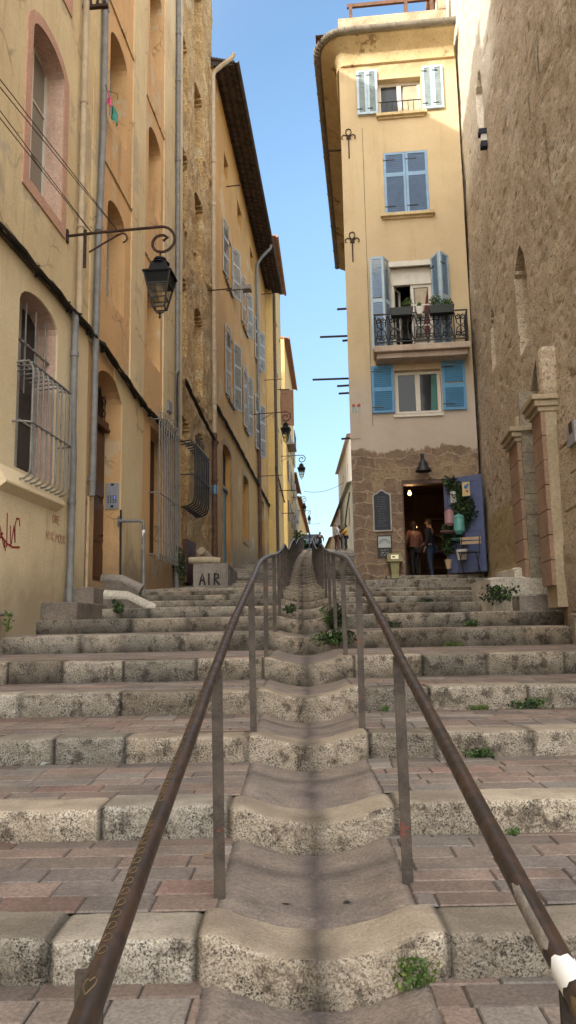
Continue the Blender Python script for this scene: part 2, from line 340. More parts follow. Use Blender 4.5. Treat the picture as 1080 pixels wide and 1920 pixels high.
def shop_wall():
    m, t, b = new_mat('shop_house_plaster'); k = NB(t)
    tc = k.n('ShaderNodeTexCoord').outputs['Object']
    x = k.n('ShaderNodeSeparateXYZ'); k.l(tc, x.inputs[0])
    wob = k.math('MULTIPLY', k.math('SUBTRACT', k.noise(tc, 1.6, 6, .65), .5), .9)
    h = k.math('ADD', x.outputs[2], wob)
    yel = k.mix(k.ramp(k.noise(tc, .7), .35, .65), (.60,.48,.30), (.54,.42,.26))
    sv = k.ramp(k.noise(k.mapping(tc, (5,5,.5)), 1., 6, .7), .52, .8)
    yel = k.mix(k.math('MULTIPLY', sv, .35), yel, (.27,.18,.09))
    gry = k.mix(k.ramp(k.noise(tc, 1.2), .35, .65), (.50,.43,.36), (.46,.385,.31))
    br = k.n('ShaderNodeTexBrick'); br.inputs['Scale'].default_value = 1.; br.inputs['Brick Width'].default_value = .55; br.inputs['Row Height'].default_value = .3
    br.inputs['Mortar Size'].default_value = .03; br.inputs['Mortar Smooth'].default_value = .8; br.inputs['Bias'].default_value = -.2
    br.inputs['Color1'].default_value = (.175,.12,.09,1); br.inputs['Color2'].default_value = (.29,.205,.145,1); br.inputs['Mortar'].default_value = (.37,.29,.205,1)
    xz = k.n('ShaderNodeCombineXYZ'); k.l(x.outputs[0], xz.inputs[0]); k.l(x.outputs[2], xz.inputs[1])
    wv = k.n('ShaderNodeVectorMath', operation='ADD'); nz = k.n('ShaderNodeTexNoise'); nz.inputs['Scale'].default_value = 2.2; nz.inputs['Detail'].default_value = 5
    k.l(tc, nz.inputs['Vector']); sc = k.n('ShaderNodeVectorMath', operation='SCALE'); sc.inputs['Scale'].default_value = .5; k.l(nz.outputs['Color'], sc.inputs[0])
    k.l(xz.outputs[0], wv.inputs[0]); k.l(sc.outputs[0], wv.inputs[1]); k.l(wv.outputs[0], br.inputs['Vector'])
    stn = k.mix(k.ramp(k.noise(tc, 2.6, 6, .7), .38, .62), (.21,.145,.098), (.33,.24,.155)); low = k.mix(.3, br.outputs['Color'], stn); low = k.mix(k.ramp(k.noise(tc, 1.0, 6, .7), .53, .60), low, (.33,.245,.155)); low = k.mix(k.math('MULTIPLY', k.ramp(k.noise(tc, 11, 5, .7), .58, .7), .7), low, (.11,.075,.05))
    low = k.mix(k.math('MULTIPLY', k.ramp(k.noise(tc, 4, 6, .7), .5, .7), .6), low, (.12,.085,.06))
    c = k.mix(k.ramp(h, SHOP_Z2-.8, SHOP_Z2+.8), gry, yel)
    lowf = k.ramp(h, SHOP_Z1-.06, SHOP_Z1+.02)
    c = k.mix(lowf, low, c)
    up = k.ramp(x.outputs[2], SHOP_Z3-.9, SHOP_Z3)
    c = k.mix(k.math('MULTIPLY', k.math('MULTIPLY', up, k.ramp(k.noise(tc, 1.7, 6, .7), .42, .6)), .75), c, (.33,.20,.085))
    f = k.ramp(k.noise(tc, 70, 6, .7), .3, .7, .88, 1.07)
    cc = k.n('ShaderNodeCombineColor'); [k.l(f, cc.inputs[i]) for i in range(3)]
    c = k.mix(1., c, cc.outputs[0], 'MULTIPLY')
    k.l(c, b.inputs['Base Color']); b.inputs['Roughness'].default_value = .9; b.inputs['Specular IOR Level'].default_value = .25
    n1 = k.bump(k.noise(tc, 14, 8, .6), .22, .015)
    bb = k.n('ShaderNodeBump'); bb.inputs['Distance'].default_value = .06; k.l(k.ramp(lowf, 0, 1, 1., .0), bb.inputs['Strength'])
    k.l(k.math('ADD', k.noise(tc, 6, 8, .62), k.math('MULTIPLY', br.outputs['Fac'], .15)), bb.inputs['Height']); k.l(n1, bb.inputs['Normal'])
    k.l(bb.outputs[0], b.inputs['Normal']); return m
SHOP_Z0 = 1.2
SHOP_Z1, SHOP_Z2, SHOP_Z3 = 4.45-SHOP_Z0, 6.3-SHOP_Z0, 15.4-SHOP_Z0

def church():
    m, t, b = new_mat('roughcast_church_wall'); k = NB(t)
    tc = k.n('ShaderNodeTexCoord').outputs['Object']
    x = k.n('ShaderNodeSeparateXYZ'); k.l(tc, x.inputs[0])
    c = k.mix(k.ramp(k.noise(tc, .5, 6, .6), .35, .65), (.58,.475,.355), (.48,.385,.28))
    c = k.mix(k.ramp(k.noise(tc, .55, 6, .7), .52, .60), c, (.60,.51,.40))
    st_ = k.mapping(tc, (1., .42, 1.))
    pit = k.ramp(k.noise(st_, 16, 5, .72), .36, .46)
    pit2 = k.ramp(k.noise(st_, 42, 4, .65), .36, .48)
    c = k.mix(pit, (.24,.19,.14), c)
    c = k.mix(k.ramp(pit2, 0, 1, .6, 0.), c, (.20,.15,.10))
    lit = k.math('MULTIPLY', k.ramp(x.outputs[2], 10.6, 11.6), k.ramp(x.outputs[1], 3.2, 4.6))  # sunlit whitening of the upper far wall, painted into the colour
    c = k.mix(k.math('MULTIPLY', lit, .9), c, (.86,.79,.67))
    # dark lichen runs on the near bay
    run = k.ramp(k.noise(k.mapping(tc, (3.5,3.5,.5)), 1., 6, .7), .56, .7)
    near = k.ramp(x.outputs[1], 2.6, 1.2)
    hi = k.ramp(x.outputs[2], 4., 8.)
    c = k.mix(k.math('MULTIPLY', k.math('MULTIPLY', run, near), k.math('MULTIPLY', hi, .85)), c, (.09,.083,.052))
    # ochre patch low down beside the portal
    d = k.math('ADD', x.outputs[2], k.math('MULTIPLY', k.noise(tc, 1.5, 5), .8))
    oc = k.math('MULTIPLY', k.ramp(d, 3.1, 2.7), k.ramp(x.outputs[1], 4.6, 5.0))
    c = k.mix(oc, c, (.42,.32,.18))
    c = k.mix(k.math('MULTIPLY', k.ramp(d, 1.9, .6), .55), c, (.16,.12,.085))
    f = k.ramp(k.noise(tc, 26, 6, .7), .3, .7, .72, 1.14)
    cc = k.n('ShaderNodeCombineColor'); [k.l(f, cc.inputs[i]) for i in range(3)]
    c = k.mix(1., c, cc.outputs[0], 'MULTIPLY')
    k.l(c, b.inputs['Base Color']); b.inputs['Roughness'].default_value = .92; b.inputs['Specular IOR Level'].default_value = .2
    n1 = k.bump(k.noise(st_, 13, 8, .7), .5, .025); n2 = k.bump(k.noise(st_, 34, 5, .65), .8, .02, n1)
    k.l(n2, b.inputs['Normal']); return m
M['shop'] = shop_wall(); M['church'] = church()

# ------------------------------------------------------------------ mesh helpers
class Fr:
    def __init__(s, O, ex, ey, ez=(0,0,1)):
        s.O, s.ex, s.ey, s.ez = Vector(O), Vector(ex).normalized(), Vector(ey).normalized(), Vector(ez).normalized()
    def pt(s, a, b, c): return s.O + s.ex*a + s.ey*b + s.ez*c
    def sub(s, a, b, c, ang=0., tilt=0.):       # frame moved to (a,b,c), turned about ez by ang
        ca, sa = math.cos(ang), math.sin(ang)
        ex = s.ex*ca + s.ey*sa; ey = s.ey*ca - s.ex*sa; ez = s.ez
        if tilt: ey, ez = ey*math.cos(tilt)+ez*math.sin(tilt), ez*math.cos(tilt)-ey*math.sin(tilt)
        return Fr(s.pt(a, b, c), ex, ey, ez)
WORLD = Fr((0,0,0), (1,0,0), (0,1,0))
class Facade(Fr):
    def at(s, px, py, o=0.):
        r = ray(px, py); P = s.O + s.ey*o
        t = P.dot(s.ey)/r.dot(s.ey); q = r*t - s.O
        return q.dot(s.ex), q.dot(s.ez)
    def sy(s, y): return (y - s.O.y)/s.ex.y

class MB:
    def __init__(s, fr=WORLD): s.fr = fr; s.v = []; s.f = []; s.mi = []; s.tint = []; s.m = 0; s.tc = (1,1,1); s.has = False
    def add(s, pts, faces, world=False):
        b = len(s.v)
        for p in pts:
            s.v.append(Vector(p) if world else s.fr.pt(*p)); s.tint.append(s.tc)
        for f in faces: s.f.append([b+i for i in f]); s.mi.append(s.m)
        return s
    def box(s, a0, a1, b0, b1, c0, c1):
        return s.add([(a,b,c) for a in (a0,a1) for b in (b0,b1) for c in (c0,c1)],
                     [(0,1,3,2),(4,6,7,5),(0,4,5,1),(2,3,7,6),(0,2,6,4),(1,5,7,3)])
    def bar(s, p, q, wx, wy, up=None):
        P, Q = s.fr.pt(*p), s.fr.pt(*q); d = (Q-P).normalized()
        u = Vector(up) if up else (Vector((0,0,1)) if abs(d.z) < .9 else Vector((1,0,0)))
        x = d.cross(u).normalized(); y = x.cross(d)
        pts = [A + x*(i*wx/2) + y*(j*wy/2) for A in (P,Q) for i, j in ((-1,-1),(1,-1),(1,1),(-1,1))]
        return s.add(pts, [(0,1,2,3),(7,6,5,4),(0,4,5,1),(1,5,6,2),(2,6,7,3),(3,7,4,0)], True)
    def tube(s, path, r, n=8, cap=True, closed=False):
        P = [s.fr.pt(*p) for p in path]; k = len(P); rings = []
        rr = r if isinstance(r, (list, tuple)) else [r]*k
        x = None
        for i in range(k):
            if closed: d = (P[(i+1)%k]-P[i-1]).normalized()
            else: d = (P[min(i+1,k-1)]-P[max(i-1,0)]).normalized()
            if x is None:
                u = Vector((0,0,1)) if abs(d.z) < .9 else Vector((1,0,0)); x = d.cross(u).normalized()
            else:
                x = (x - d*x.dot(d)).normalized()
            y = d.cross(x)
            rings.append([P[i] + (x*math.cos(2*math.pi*j/n) + y*math.sin(2*math.pi*j/n))*rr[i] for j in range(n)])
        f = []
        for i in range(k if closed else k-1):
            for j in range(n):
                a, b = i*n, ((i+1)%k)*n
                f.append((a+j, a+(j+1)%n, b+(j+1)%n, b+j))
        if cap and not closed: f.append(tuple(range(n))[::-1]); f.append(tuple((k-1)*n+j for j in range(n)))
        return s.add([p for r_ in rings for p in r_], f, True)
    def lathe(s, prof, c=(0,0,0), n=16, ph=0., sx=1., sy=1., cap=True):
        pts = []; f = []; k = len(prof)
        for r, z in prof:
            for j in range(n):
                a = 2*math.pi*j/n + ph
                pts.append((c[0]+r*sx*math.cos(a), c[1]+r*sy*math.sin(a), c[2]+z))
        for i in range(k-1):
            for j in range(n): f.append((i*n+j, i*n+(j+1)%n, (i+1)*n+(j+1)%n, (i+1)*n+j))
        if cap: f.append(tuple(range(n))[::-1]); f.append(tuple((k-1)*n+j for j in range(n)))
        return s.add(pts, f)
    def prism(s, poly, b0, b1):                  # poly in (a,c), extruded in b
        n = len(poly)
        pts = [(a,b0,c) for a,c in poly] + [(a,b1,c) for a,c in poly]
        f = [(i,(i+1)%n,n+(i+1)%n,n+i) for i in range(n)]
        tri = tessellate_polygon([[Vector((a,c,0)) for a,c in poly]])
        f += [tuple(x) for x in tri] + [tuple(n+i for i in x) for x in tri]
        return s.add(pts, f)
    def panel(s, outline, holes, o=0., depth=.35, thick=.6):
        loops = [outline]+holes
        flatp = [p for l in loops for p in l]
        tri = tessellate_polygon([[Vector((a,c,0)) for a,c in l] for l in loops])
        s.add([(a,o,c) for a,c in flatp], [tuple(t) for t in tri])
        for li, l in enumerate(loops):
            d = thick if li == 0 else depth; n = len(l)
            if d: s.add([(a,o,c) for a,c in l]+[(a,o-d,c) for a,c in l], [(i,(i+1)%n,n+(i+1)%n,n+i) for i in range(n)])
        return s
    def ribbon(s, pts, wd, b):                   # flat stroke on the plane at offset b
        n = len(pts); L = []; Rr = []
        for i in range(n):
            p0, p1 = Vector(pts[max(i-1,0)]), Vector(pts[min(i+1,n-1)])
            d = (p1-p0); d = d.normalized() if d.length > 1e-6 else Vector((1,0)); nrm = Vector((-d.y,d.x))*wd/2
            p = Vector(pts[i]); L.append(p+nrm); Rr.append(p-nrm)
        v = [(p.x,b,p.y) for p in L]+[(p.x,b,p.y) for p in Rr]
        return s.add(v, [(i,i+1,n+i+1,n+i) for i in range(n-1)])
    def build(s, name, mat, parent=None, smooth=False, base=None, bevel=0., recalc=True):
        if base is None: base = root_loc(parent)
        me = bpy.data.meshes.new(name); me.from_pydata([v-base for v in s.v], [], s.f)
        mats = mat if isinstance(mat, list) else [mat]
        for m in mats: me.materials.append(m)
        if len(mats) > 1: me.polygons.foreach_set('material_index', s.mi)
        if s.has:
            at = me.color_attributes.new('tint', 'FLOAT_COLOR', 'POINT')
            at.data.foreach_set('color', [c for t in s.tint for c in (*t, 1.)])
        if recalc:
            bm = bmesh.new(); bm.from_mesh(me); bmesh.ops.recalc_face_normals(bm, faces=bm.faces); bm.to_mesh(me); bm.free()
        if smooth:
            me.polygons.foreach_set('use_smooth', [True]*len(me.polygons))
            try: me.set_sharp_from_angle(angle=R(40))
            except Exception: pass
        me.update()
        o = bpy.data.objects.new(name, me); col.objects.link(o)
        if parent: o.parent = parent
        else: o.location = base
        if bevel:
            md = o.modifiers.new('bevel', 'BEVEL'); md.width = bevel; md.segments = 2; md.limit_method = 'ANGLE'
        return o
def root_loc(p):
    v = Vector((0,0,0))
    while p: v += p.location; p = p.parent
    return v
def tag(o, label=None, cat=None, group=None, kind=None):
    for k, v in (('label',label),('category',cat),('group',group),('kind',kind)):
        if v: o[k] = v
    return o
def thing(name, label, cat, loc, group=None):
    o = bpy.data.objects.new(name, None); col.objects.link(o); o.location = loc; o.empty_display_size = .2
    return tag(o, label, cat, group)
def struct(o, label=None): o['kind'] = 'structure'; return tag(o, label)
def copy_tree(o, parent=None):
    c = o.copy(); col.objects.link(c)
    if parent: c.parent = parent
    for ch in list(o.children): copy_tree(ch, c)
    return c
def rect(a0, a1, c0, c1): return [(a0,c0),(a1,c0),(a1,c1),(a0,c1)]
def arch(a0, a1, c0, cs, rise, n=10):
    pts = [(a0,c0),(a1,c0)]; m = (a0+a1)/2; h = (a1-a0)/2
    for i in range(n+1):
        t = math.pi*i/n; pts.append((m+h*math.cos(t), cs+rise*math.sin(t)))
    return pts
def arc(c, r, a0, a1, n=10): return [(c[0]+r*math.cos(a0+(a1-a0)*i/n), c[1]+r*math.sin(a0+(a1-a0)*i/n)) for i in range(n+1)]
def nz(x, y, z=0.): return noise.noise(Vector((x,y,z)))
def lerp_tab(t, x):
    if x <= t[0][0]: return t[0][1]
    for (a,b),(c,d) in zip(t, t[1:]):
        if x <= c: return b+(d-b)*(x-a)/(c-a)
    return t[-1][1]

# ------------------------------------------------------------------ the stepped street
GZ = [(-40,-1.75),(-2,-1.75),(.4,-1.53),(1.8,-1.345),(3.17,-1.158),(4.5,-.965),(5.85,-.76),(7.15,-.53),(8.3,-.285),(10.7,-.02),(12.0,.22),(13.3,.42),(14.5,.58),
      (15.7,.74),(16.9,.88),(18.1,1.0),(20,1.12),(22,1.28),(24,1.52),(30,2.35),(45,4.3),(60,6.2),(72,7.2),(400,7.4)]
def gz(y): return lerp_tab(GZ, y)
def XC(y): return .03+.017*y if y < 26 else .472+.017*(y-26)+.00055*(y-26)**2 if y < 56 else 1.477+.05*(y-56)
STEPS = [(-1.2,-1.72),(.4,-1.53),(1.8,-1.345),(3.17,-1.158),(4.5,-.965),(5.85,-.76),(7.15,-.53),(8.3,-.285),(10.7,-.02),(12.0,.22),(13.3,.42),(14.5,.58),(15.7,.74),(16.9,.88),(18.1,1.0)]
y = 19.4
while y < 60.5: STEPS.append((y, gz(y))); y += 1.22
def xr_at(y): return 5.3 if y < 18.6 else 1.75+.105*(y-19)
def xl_at(y): return min(-3.95+.083*(y-12) if y < 44 else -1.3+.055*(y-44), -1e-3-.0)-.35 if y < 70 else .3
HW = .40
def dip(x, y, d=.078):
    t = (x-XC(y))/HW; d *= 1+.22*noise.noise(Vector((y*.8,3.,1.)))
    t = abs(t)
    return d*(1-t*t)**1.2 if t < 1 else 0.
def tread_z(i, y):
    d, z = STEPS[i]
    return z + .02*min(1., max(0., (y-d)/1.3))
PAL = [(.218,.172,.142)]*5+[(.236,.172,.138)]*4+[(.25,.215,.185)]*2+[(.25,.162,.13),(.195,.162,.144),(.225,.188,.162)]
rnd = random.Random(3)
for i, (d, z) in enumerate(STEPS):
    near = d < 9; mid = d < 20
    xl, xr = xl_at(d), xr_at(d)
    zprev = tread_z(i-1, d) if i else z-.2
    h = z-zprev; xc = XC(d)
    # joints
    js = [xc-.47, xc+.47+rnd.uniform(-.03,.05)]
    x = js[0]
    while x > xl: x -= rnd.uniform(.45,.95); js.append(x)
    x = js[1]
    while x < xr: x += rnd.uniform(.45,.95); js.append(x)
    js = sorted(js)
    blk = [(rnd.uniform(-.014,.014), rnd.uniform(-.007,.009), rnd.choice((.5,.62,.75,.85,.92,1.0,1.1)), rnd.uniform(-.03,.06)) for _ in js+[0]]
    gi = js.index(xc-.47)+1; blk[gi] = (blk[gi][0], blk[gi][1], rnd.uniform(.84,1.0), .05)
    dx = .012 if d < 5 else .025 if near else .08 if mid else .2
    depth = .3
    prof = [(depth,-.004),(.2,0),(.1,0),(.036,-.001),(.014,-.006),(.003,-.017),(0,-.036)]
    nf = 16 if d < 5 else 9 if d < 9 else 5 if mid else 2
    prof += [(0., -.036-(h+.02-.036)*(q+1)/nf) for q in range(nf)]
    xs = [xl+(xr-xl)*q/max(2,int((xr-xl)/dx)) for q in range(max(2,int((xr-xl)/dx))+1)]
    mb = MB(); mb.has = True; npf = len(prof); bi = 0; pts = []; tints = []
    for x in xs:
        bi = sum(1 for j in js if j < x)
        bo, bz, bt, bh = blk[bi]
        dj = min(abs(x-j) for j in js); gap = max(0., 1-dj/.026) if mid else 0.
        dp = dip(x, d); bulge = -.035*(dp/.078) if dp else 0.
        stain = max(0., 1-abs(x-xc-.01*nz(i*3.,d))/.125)
        for q, (py, pz) in enumerate(prof):
            n1 = nz(x*2.3, d*1.7, pz*3+i)*.018; n2 = nz(x*11, d*3, pz*14+i*3)*.009; n3 = (-abs(nz(x*34, i*7., pz*34))*.012-abs(nz(x*70, i*5., pz*70))*.006+.004) if near else 0
            front = 1. if pz < -.012 else .25
            wear = -.010*max(0., nz(x*4.1, i*3.3, 5))-.014*max(0., nz(x*14., i*2.3, 8)-.25) if 3 <= q <= 7 else 0
            yy = d + py + bo + bulge*(1 if pz < -.004 else .6) + (n1+n2+n3)*front + (.026*gap if front == 1 else 0)
            zz = z + pz + bz*(1 if q < 7 else .3) - dp*(1. if q < npf-1 else 1.15) + (0 if front == 1 else (n1*.25+n2*.35)) - (.012*gap if front < 1 else 0) + wear
            pts.append((x, yy, zz))
            g = 1-.72*gap - .80*stain*(.75+.5*nz(x*9,pz*9,i))
            low = 1-(.38 if d < 8 else .72)*min(1., max(0., (-pz-.06)/max(h,.05))*(1 if d < 8 else 1.5))*(.8+.6*nz(x*5, i, 2))  # risers darken downward; on far steps this is shade painted into the tint
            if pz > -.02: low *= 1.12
            if d > 8: low *= .88 if d < 11.5 else .82  # farther flights dimmed overall, shade put into the tint
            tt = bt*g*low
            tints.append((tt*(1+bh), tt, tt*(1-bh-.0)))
    faces = []
    for a in range(len(xs)-1):
        for q in range(npf-1):
            faces.append((a*npf+q, (a+1)*npf+q, (a+1)*npf+q+1, a*npf+q+1))
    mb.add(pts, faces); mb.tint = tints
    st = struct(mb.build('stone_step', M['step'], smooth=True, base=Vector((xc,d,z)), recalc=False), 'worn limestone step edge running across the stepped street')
    # make sure normals face up/front
    me = st.data
    if me.polygons[0].normal.z < 0: me.flip_normals()
    # tread behind the nosing
    dn = STEPS[i+1][0]+.03 if i+1 < len(STEPS) else d+1.3
    ya, yb = d+depth-.015, dn+.02
    def tz(y): return tread_z(i, y)-.004
    pv = MB(); pv.has = True
    cl, cr = xc-HW-.015, xc+HW+.03
    for (xa, xb) in ((xl-.1, cl), (cr, xr+.1)):
        pv.tc = (.075,.062,.052) if d < 19 else (.15,.125,.105)
        pv.add([(xa,ya,tz(ya)-.006),(xb,ya,tz(ya)-.006),(xb,yb,tz(yb)-.006),(xa,yb,tz(yb)-.006)], [(0,1,2,3)])
        if d > 13: continue
        y0 = ya
        while y0 < yb-.03:
            rh = rnd.choice((.15,.19,.19,.34)) if yb-y0 > .33 else min(.17, yb-y0)
            x = xa - rnd.uniform(0,.3)
            while x < xb:
                wdt = rnd.uniform(.22,.30) if rh > .2 else rnd.uniform(.30,.48)
                x0, x1 = max(x, xa)+.0035, min(x+wdt, xb)-.0035
                split = [(y0+.003, y0+rh-.003)]
                if rh > .2 and rnd.random() < .4: split = [(y0+.003, y0+rh/2-.003),(y0+rh/2+.003, y0+rh-.003)]
                if x1-x0 > .03:
                    for (u0,u1) in split:
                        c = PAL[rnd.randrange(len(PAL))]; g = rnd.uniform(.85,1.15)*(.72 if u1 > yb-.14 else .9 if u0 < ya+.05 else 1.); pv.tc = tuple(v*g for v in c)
                        jz = rnd.uniform(-.002,.002); t1 = rnd.uniform(-.0015,.0015); e = .006; sk = .02*(u1-u0)
                        q = [(x0,u0,tz(u0)+jz),(x1,u0,tz(u0)+jz+t1),(x1+sk,u1,tz(u1)+jz+t1),(x0+sk,u1,tz(u1)+jz)]
                        inner = [(x0+e,u0+e,q[0][2]+.002),(x1-e,u0+e,q[1][2]+.002),(x1-e+sk,u1-e,q[2][2]+.002),(x0+e+sk,u1-e,q[3][2]+.002)]
                        low = [(a,b,c_-.006) for a,b,c_ in q]
                        pv.add(low+inner, [(4,5,6,7),(0,1,5,4),(1,2,6,5),(2,3,7,6),(3,0,4,7)])
                x += wdt
            y0 += rh
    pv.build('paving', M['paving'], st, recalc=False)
    ch = MB(); ch.has = True
    nx = 26 if mid else 8; ny = 10 if d < 6 else 4 if mid else 1; pts = []; tn = []
    for a in range(nx+1):
        for b_ in range(ny+1):
            y_ = ya-.03+(yb-ya+.03)*b_/ny; xcy = XC(y_)
            x_ = xcy + (a/nx*2-1)*(HW+.065)
            zz = tz(y_)-(.001 if b_ else .012) - (.008 if abs(a/nx*2-1) > .9 else 0) - dip(x_, y_) + nz(x_*6, y_*6, i)*.003
            pts.append((x_, y_, zz))
            stn = max(0., 1-abs(x_-xcy+.035*nz(y_*3,i))/(.10+.05*nz(y_*4,i,7)))*(.75+.5*nz(x_*9,y_*6,i))
            edge = 1.15 if .72 < abs(a/nx*2-1) < .86 else .7 if abs(a/nx*2-1) >= .86 else 1.
            seam = (.6 if b_ == 6 else .78 if b_ == 2 and i % 2 else 1.) if ny == 10 else 1.
            v = edge*seam*(1-.66*min(1.,stn*1.15)**1.5); tn.append((v, v*(1-.02*stn), v*(1+.10*stn)))
    ch.add(pts, [(a*(ny+1)+b_, (a+1)*(ny+1)+b_, (a+1)*(ny+1)+b_+1, a*(ny+1)+b_+1) for a in range(nx) for b_ in range(ny)]); ch.tint = tn
    ch.build('gutter_channel', M['channel'], st, smooth=True, recalc=False)

# ground sheet under everything, reaching the horizon; street on top beyond the steps
g = MB(); ys = [-900,-60,-2]+[t[0] for t in GZ if t[0] > 0][:-1]+[120,1500]
for a in range(len(ys)-1):
    y0, y1 = ys[a], ys[a+1]; z0, z1 = gz(y0)-.32, gz(y1)-.32
    if y0 >= 72: z0 = z1 = gz(72)-.1
    if y1 >= 72: z1 = gz(72)-.1
    if y0 > 100: z1 = -20
    g.add([(-900,y0,z0),(900,y0,z0),(900,y1,z1),(-900,y1,z1)], [(0,1,2,3)])
struct(g.build('ground', M['earth'], recalc=False), 'bare earth ground around the stepped street')
g = MB(); g.add([(-3,60.3,6.23),(9,60.3,6.23),(9,72,7.2),(-3,72,7.2),(9,130,7.25),(-3,130,7.25)], [(0,1,2,3),(3,2,4,5)])
struct(g.build('road', M['asphalt'], recalc=False), 'asphalt road beyond the top of the steps')

# ------------------------------------------------------------------ handrails
RZ = [(-.6,-1.03),(1.35,-.62),(3.6,-.155),(4.4,.04),(5.6,.29),(7.3,.64),(8.2,.76),(10,.96),(12,1.17),(15.3,1.58),(17.9,1.98),(19.5,2.08),(22,2.26),(24,2.5),(30,3.38),(36,4.22),(37.5,4.36),(40,4.42),(45,5.25),(52,6.2),(58,7.0)]
def rail_pts(off, slope_off):
    out = []; y = -.6
    while y <= 58:
        z = (lerp_tab(RZ,y-.22)+2*lerp_tab(RZ,y)+lerp_tab(RZ,y+.22))/4
        oo = off+(.032*max(0.,min(1.,(3.2-y)/1.8)) if off < 0 else 0.); out.append((XC(y)+oo+slope_off*y+.006*nz(y*.9,off*9), y, z+.005*nz(y*1.3,off*5,3))); y += .22 if y < 14 else .6
    return out
def handrail(side, off, label):
    t = thing('handrail', label, 'handrail', (XC(3)+off, 3, gz(3)))
    P = rail_pts(off, 0.0)
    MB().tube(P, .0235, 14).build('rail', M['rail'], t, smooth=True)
    ys = ([1.50] if side < 0 else [1.28])+[3.59, 6.0, 8.43, 11.0, 13.0, 15.0, 17.0, 18.9]
    y = 20.6
    while y < 58: ys.append(y); y += 1.85
    first = None
    for k, y in enumerate(ys):
        yy = y + (.14 if side > 0 and y < 9 else 0)
        x = XC(yy)+off; ib = max(j for j in range(len(STEPS)) if STEPS[j][0] < yy+.02)
        zb = STEPS[ib][1]-.02; zt = lerp_tab(RZ, yy)-.012
        mb = MB(); e = .004; w2 = .021; d2 = .017; lean = rnd.uniform(-.012,.012)
        # T bar: flange towards the viewer and a web behind
        mb.bar((x+lean,yy,zb),(x,yy,zt),.05,.012,(0,1,0)); mb.bar((x+lean,yy+.024,zb),(x,yy+.024,zt),.012,.036,(0,1,0))
        p = mb.build('post', M['brown_iron'], t)
    return t, P
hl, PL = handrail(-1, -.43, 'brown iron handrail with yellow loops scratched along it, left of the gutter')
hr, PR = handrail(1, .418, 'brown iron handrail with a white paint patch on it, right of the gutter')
# scratched drawing on the left rail
def on_rail(P, y, ang, r):
    for a, b in zip(P, P[1:]):
        if a[1] <= y <= b[1]:
            t = (y-a[1])/(b[1]-a[1]); A, B = Vector(a), Vector(b); p = A.lerp(B, t); d = (B-A).normalized()
            x = d.cross(Vector((0,0,1))).normalized(); u = x.cross(d)
            return p + (x*math.cos(ang)+u*math.sin(ang))*r
mb = MB()
for k in range(34):
    y0 = 1.50+k*.036*(1+k*.012); sz = .015+.0*k
    if 12 < k < 15: continue
    pts = []
    for q in range(9):
        a = 2*math.pi*q/8 + .6
        p = on_rail(PL, y0+.011*math.cos(a)*(1+k*.02), R(105)+.42*math.sin(a)*(1 if k < 16 else .7), .0237); pts.append(tuple(p))
    if k > 19: pts = pts[1:5]
    mb.tube(pts, .0011, 4)
heart = [(0,-1),(.9,.1),(.95,.6),(.5,.9),(0,.5),(-.5,.9),(-.95,.6),(-.9,.1),(0,-1)]
mb.tube([tuple(on_rail(PL, 1.405+.022*b, R(105)+.5*a, .0238)) for a, b in heart], .0016, 4)
mb.build('scratched_drawing', M['scratch'], hl)
def sleeve(P, y0, y1, a0, a1, r, seed):
    mb = MB(); n = 12; m = 10; pts = []
    for i in range(n+1):
        for j in range(m+1):
            a = a0+(a1-a0)*j/m
            lo = y0+.012*nz(a*2.2, seed, 1); hi = y1+.03*nz(a*2.5, seed, 4)
            pts.append(tuple(on_rail(P, lo+(hi-lo)*i/n, a, r)))
    mb.add(pts, [(i*(m+1)+j,(i+1)*(m+1)+j,(i+1)*(m+1)+j+1,i*(m+1)+j+1) for i in range(n) for j in range(m)], True); return mb
sleeve(PR, 1.40, 1.465, R(15), R(200), .0243, 2.).build('white_paint_patch', M['white_paint'], hr, smooth=True)
sleeve(PR, 1.20, 1.37, R(95), R(200), .0241, 7.).build('yellow_paint_patch', M['scratch'], hr, smooth=True)
sleeve(PR, 1.50, 1.70, R(120), R(200), .0240, 5.).build('grey_paint_patch', M['concrete'], hr, smooth=True)

# ------------------------------------------------------------------ shared building pieces
def window(par, F, a0, a1, c0, c1, o, cols=2, rows=3, mat='grey_frame', pane='glass', bar=.05, name='window', panes=True):
    """casement: frame with glazing bars, one pane behind them"""
    w = MB(F)
    w.box(a0,a0+bar,o-.05,o,c0,c1).box(a1-bar,a1,o-.05,o,c0,c1).box(a0+bar,a1-bar,o-.05,o,c0,c0+bar).box(a0+bar,a1-bar,o-.05,o,c1-bar,c1)
    for i in range(1, cols):
        x = a0+(a1-a0)*i/cols; w.box(x-bar*.7,x+bar*.7,o-.05,o+.012,c0+bar,c1-bar)
    for j in range(1, rows):
        z = c0+(c1-c0)*j/rows
        for i in range(cols):
            x0 = a0+(a1-a0)*i/cols+bar*.75; x1 = a0+(a1-a0)*(i+1)/cols-bar*.75; w.box(x0,x1,o-.045,o-.008,z-.016,z+.016)
    f = w.build(name, M[mat], par)
    MB(F).add([(a0+.01,o-.03,c0+.01),(a1-.01,o-.03,c0+.01),(a1-.01,o-.03,c1-.01),(a0+.01,o-.03,c1-.01)], [(0,1,2,3)]).build('pane', M[pane], f)
    return f
